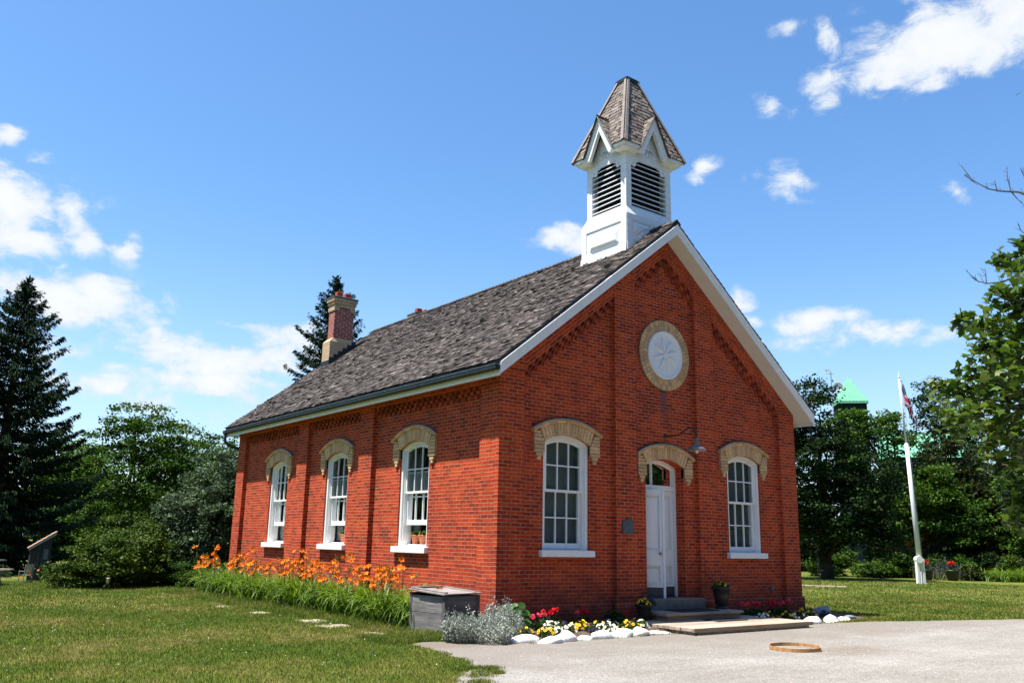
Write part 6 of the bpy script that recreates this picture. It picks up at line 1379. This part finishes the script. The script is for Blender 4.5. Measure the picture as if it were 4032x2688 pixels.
for s in (-1, 1):
    mb = MB(); [mb.box(-.9, .9, s * .72 - .13 + .13 * i, s * .72 - .01 + .13 * i, .42, .46, Tp) for i in range(2)]; mb.build('bench', M['deck'], pt2)
    for e in (-1, 1):
        mb = MB(); mb.hexa([Tp(s * .65 - .02, e * .62 - .05, 0), Tp(s * .65 + .02, e * .62 - .05, 0), Tp(s * .65 + .02, e * .62 + .05, 0), Tp(s * .65 - .02, e * .62 + .05, 0), Tp(s * .65 - .02, e * .25 - .05, .70), Tp(s * .65 + .02, e * .25 - .05, .70), Tp(s * .65 + .02, e * .25 + .05, .70), Tp(s * .65 - .02, e * .25 + .05, .70)]); mb.build('leg', M['box_wood'], pt2)
    mb = MB(); mb.box(s * .65 + .021, s * .65 + .06, -.85, .85, .34, .42, Tp); mb.build('cross_rail', M['box_wood'], pt2)
ca = thing('parked_car', 'dark blue car parked in deep shade behind the small shed', 'car', (-4.4, 32.4, GZ), R(-20)); Tk = lambda x, y, z: tuple(WM['parked_car'] @ Vector((x, y, z)))
prof = [(-2.15, .35), (-2.2, .62), (-2.05, .82), (-1.35, .92), (-.75, 1.32), (.65, 1.36), (1.35, .95), (2.05, .85), (2.15, .6), (2.1, .35)]
mb = MB(); mb.prism([Tk(x, -.82, z) for x, z in prof], Vector(Tk(0, .82, 0)) - Vector(Tk(0, -.82, 0))); mb.build('car_body', M['car_paint'], ca, bevel=.04, smooth=False)
mb = MB()
for s in (-1, 1):
    ya, yb = sorted((s * .80, s * .83)); mb.hexa([Tk(-1.15, ya, .95), Tk(1.1, ya, .97), Tk(1.1, yb, .97), Tk(-1.15, yb, .95), Tk(-.7, ya, 1.26), Tk(.58, ya, 1.3), Tk(.58, yb, 1.3), Tk(-.7, yb, 1.26)])
mb.build('side_windows', M['dark_hole'], ca)
for x_ in (-1.35, 1.3):
    for s in (-1, 1):
        mb = MB(); mb.tube([Tk(x_, s * .68, .31), Tk(x_, s * .86, .31)], .31, 20); wh = mb.build('wheel', M['tyre'], ca); mb = MB(); mb.tube([Tk(x_, s * .84, .31), Tk(x_, s * .872, .31)], .19, 14); mb.build('rim', M['metal_pale'], wh)

# ------------------------------------------------------------------ grass
def grass_zone(rg, x, y, h, wd):
    N = len(x); a = rg.uniform(0, 6.283, N); dx, dy = np.cos(a), np.sin(a); lean = rg.uniform(.2, 1.0, N) * h
    b = rg.uniform(0, 6.283, N); lx, ly = np.cos(b) * lean, np.sin(b) * lean
    B = np.stack([x, y, np.full(N, GZ - .004)], 1); S = np.stack([dx * wd, dy * wd, 0 * dx], 1); T1 = np.stack([lx * .4, ly * .4, h * .62], 1); T2 = np.stack([lx, ly, h], 1)
    V = np.stack([B - S, B + S, B + T1 + S * .7, B + T1 - S * .7, B + T2], 1).reshape(-1, 3); o = np.arange(N)[:, None] * 5
    return V, np.concatenate([o + np.array([[0, 1, 2]]), o + np.array([[0, 2, 3]]), o + np.array([[3, 2, 4]])], 1).reshape(-1, 3)
def clear_of_things(x, y, m=.03):
    bad = inpoly(x, y, GRAVEL) & (np.abs(wob(x, y, 2.0)) < 2); bad &= ~inpoly(x, y, [(99, 99), (99, 98), (98, 98)])
    e = .10 * wob(x, y, 3.0)
    bad = inpoly(x + e, y - e, GRAVEL)
    bad |= (x > -.25) & (x < W + .1) & (y > -.05) & (y < D + .1)
    bad |= (x > -.75) & (x < 9.4) & (y > -1.5) & (y < .1)
    bad |= (x > -1.05) & (x < -.1) & (y > .0) & (y < 1.05)
    for px_, py_, a, b, _ in PAV: bad |= (np.abs(x - px_) < a * .8) & (np.abs(y - py_) < b * .74) & (np.abs(wob(x * 3, y * 3)) < .62)
    return ~bad
rg = np.random.default_rng(17); Vs, Fs, o = [], [], 0
for (x0_, x1_, y0_, y1_, N, h, wd) in [(-9.5, -1.2, -6.5, 1.5, 150000, .045, .0032), (-9.5, -.6, 1.5, 8, 70000, .05, .0045), (-10, .5, 8, 20, 60000, .055, .007), (6, 20, -4.5, 4, 60000, .05, .007), (9.3, 36, -9, 14, 70000, .06, .011), (-2.6, -1.0, -.9, .2, 7000, .09, .004), (-1.9, -.6, .0, 13, 14000, .10, .0045), (8.3, 9.8, -1.7, .2, 5000, .07, .0045)]:
    x, y = rg.uniform(x0_, x1_, N), rg.uniform(y0_, y1_, N); ok = clear_of_things(x, y) & ((x - CAM.x) ** 2 + (y - CAM.y) ** 2 > 9); x, y = x[ok], y[ok]
    V, F = grass_zone(rg, x, y, h * rg.uniform(.5, 1.25, len(x)), wd * rg.uniform(.6, 1.3, len(x))); Vs.append(V); Fs.append(F + o); o += len(V)
n = 2600; an = rg.uniform(0, 6.28, n)                # stray tufts out on the gravel edge and by the rocks
tc_ = np.array([(-2.75, -3.62, .10), (-2.95, -3.80, .13), (-2.95, -3.52, .10), (-3.2, -4.05, .14), (-3.05, -3.5, .12), (-3.5, -4.45, .12), (-2.9, -4.0, .05)])[rg.integers(0, 7, n)]
tx = np.concatenate([tc_[:, 0] + rg.normal(size=n) * tc_[:, 2] * .8, rg.uniform(-.6, 2.9, 300)]); ty = np.concatenate([tc_[:, 1] + rg.normal(size=n) * tc_[:, 2] * .6, -1.72 + rg.normal(size=300) * .05])
V, F = grass_zone(rg, tx, ty, .05 * rg.uniform(.5, 1.3, len(tx)), np.full(len(tx), .004)); Vs.append(V); Fs.append(F + o)
n = 170; cx_, cy_ = rg.uniform(-9, -1.6, n), rg.uniform(-6, 9, n); ok = clear_of_things(cx_, cy_); cx_, cy_ = cx_[ok], cy_[ok]; n = len(cx_)
P = np.stack([cx_, cy_, np.full(n, GZ + .045)], 1); P = np.repeat(P, 5, 0) + rg.normal(size=(n * 5, 3)) * .004; nr, a, b = frames(rg, len(P), .8); L = .011 * rg.uniform(.6, 1.2, len(P)); V, F = leaf_quads(P, nr, a, b, L, L); kind(npmesh('clover_blossoms', V, F, M['p_white']), 'stuff')
def grass_mat():
    m, g, out = newmat('grass blades'); ob = g.n('ShaderNodeTexCoord').outputs['Object']; ri = g.n('ShaderNodeNewGeometry').outputs['Random Per Island']
    k = g.m('ADD', g.m('MULTIPLY', g.noise(ob, .35, 4., .6), .55), g.m('MULTIPLY', g.noise(ob, 1.6, 5., .65), .45)); k = g.m('ADD', k, g.m('MULTIPLY', g.m('SUBTRACT', ri, .5), .16))
    c = g.ramp(k, [(.31, (.042, .092, .005)), (.445, (.080, .130, .009)), (.55, (.140, .156, .020)), (.65, (.26, .215, .075))])
    c = g.n('ShaderNodeHueSaturation', {'Value': g.rng(g.n('ShaderNodeTexWhiteNoise', {'W': ri}, noise_dimensions='1D').outputs[0], 0, 1, .6, 1.4), 'Color': c}).outputs[0]
    b = g.n('ShaderNodeBsdfPrincipled', {'Base Color': c, 'Roughness': .6, 'Specular IOR Level': .25}); t = g.n('ShaderNodeBsdfTranslucent', {'Color': c})
    g.t.links.new(g.n('ShaderNodeMixShader', {0: .3, 1: b.outputs[0], 2: t.outputs[0]}).outputs[0], out.inputs[0]); return m
kind(npmesh('grass', np.concatenate(Vs), np.concatenate(Fs), grass_mat()), 'stuff')
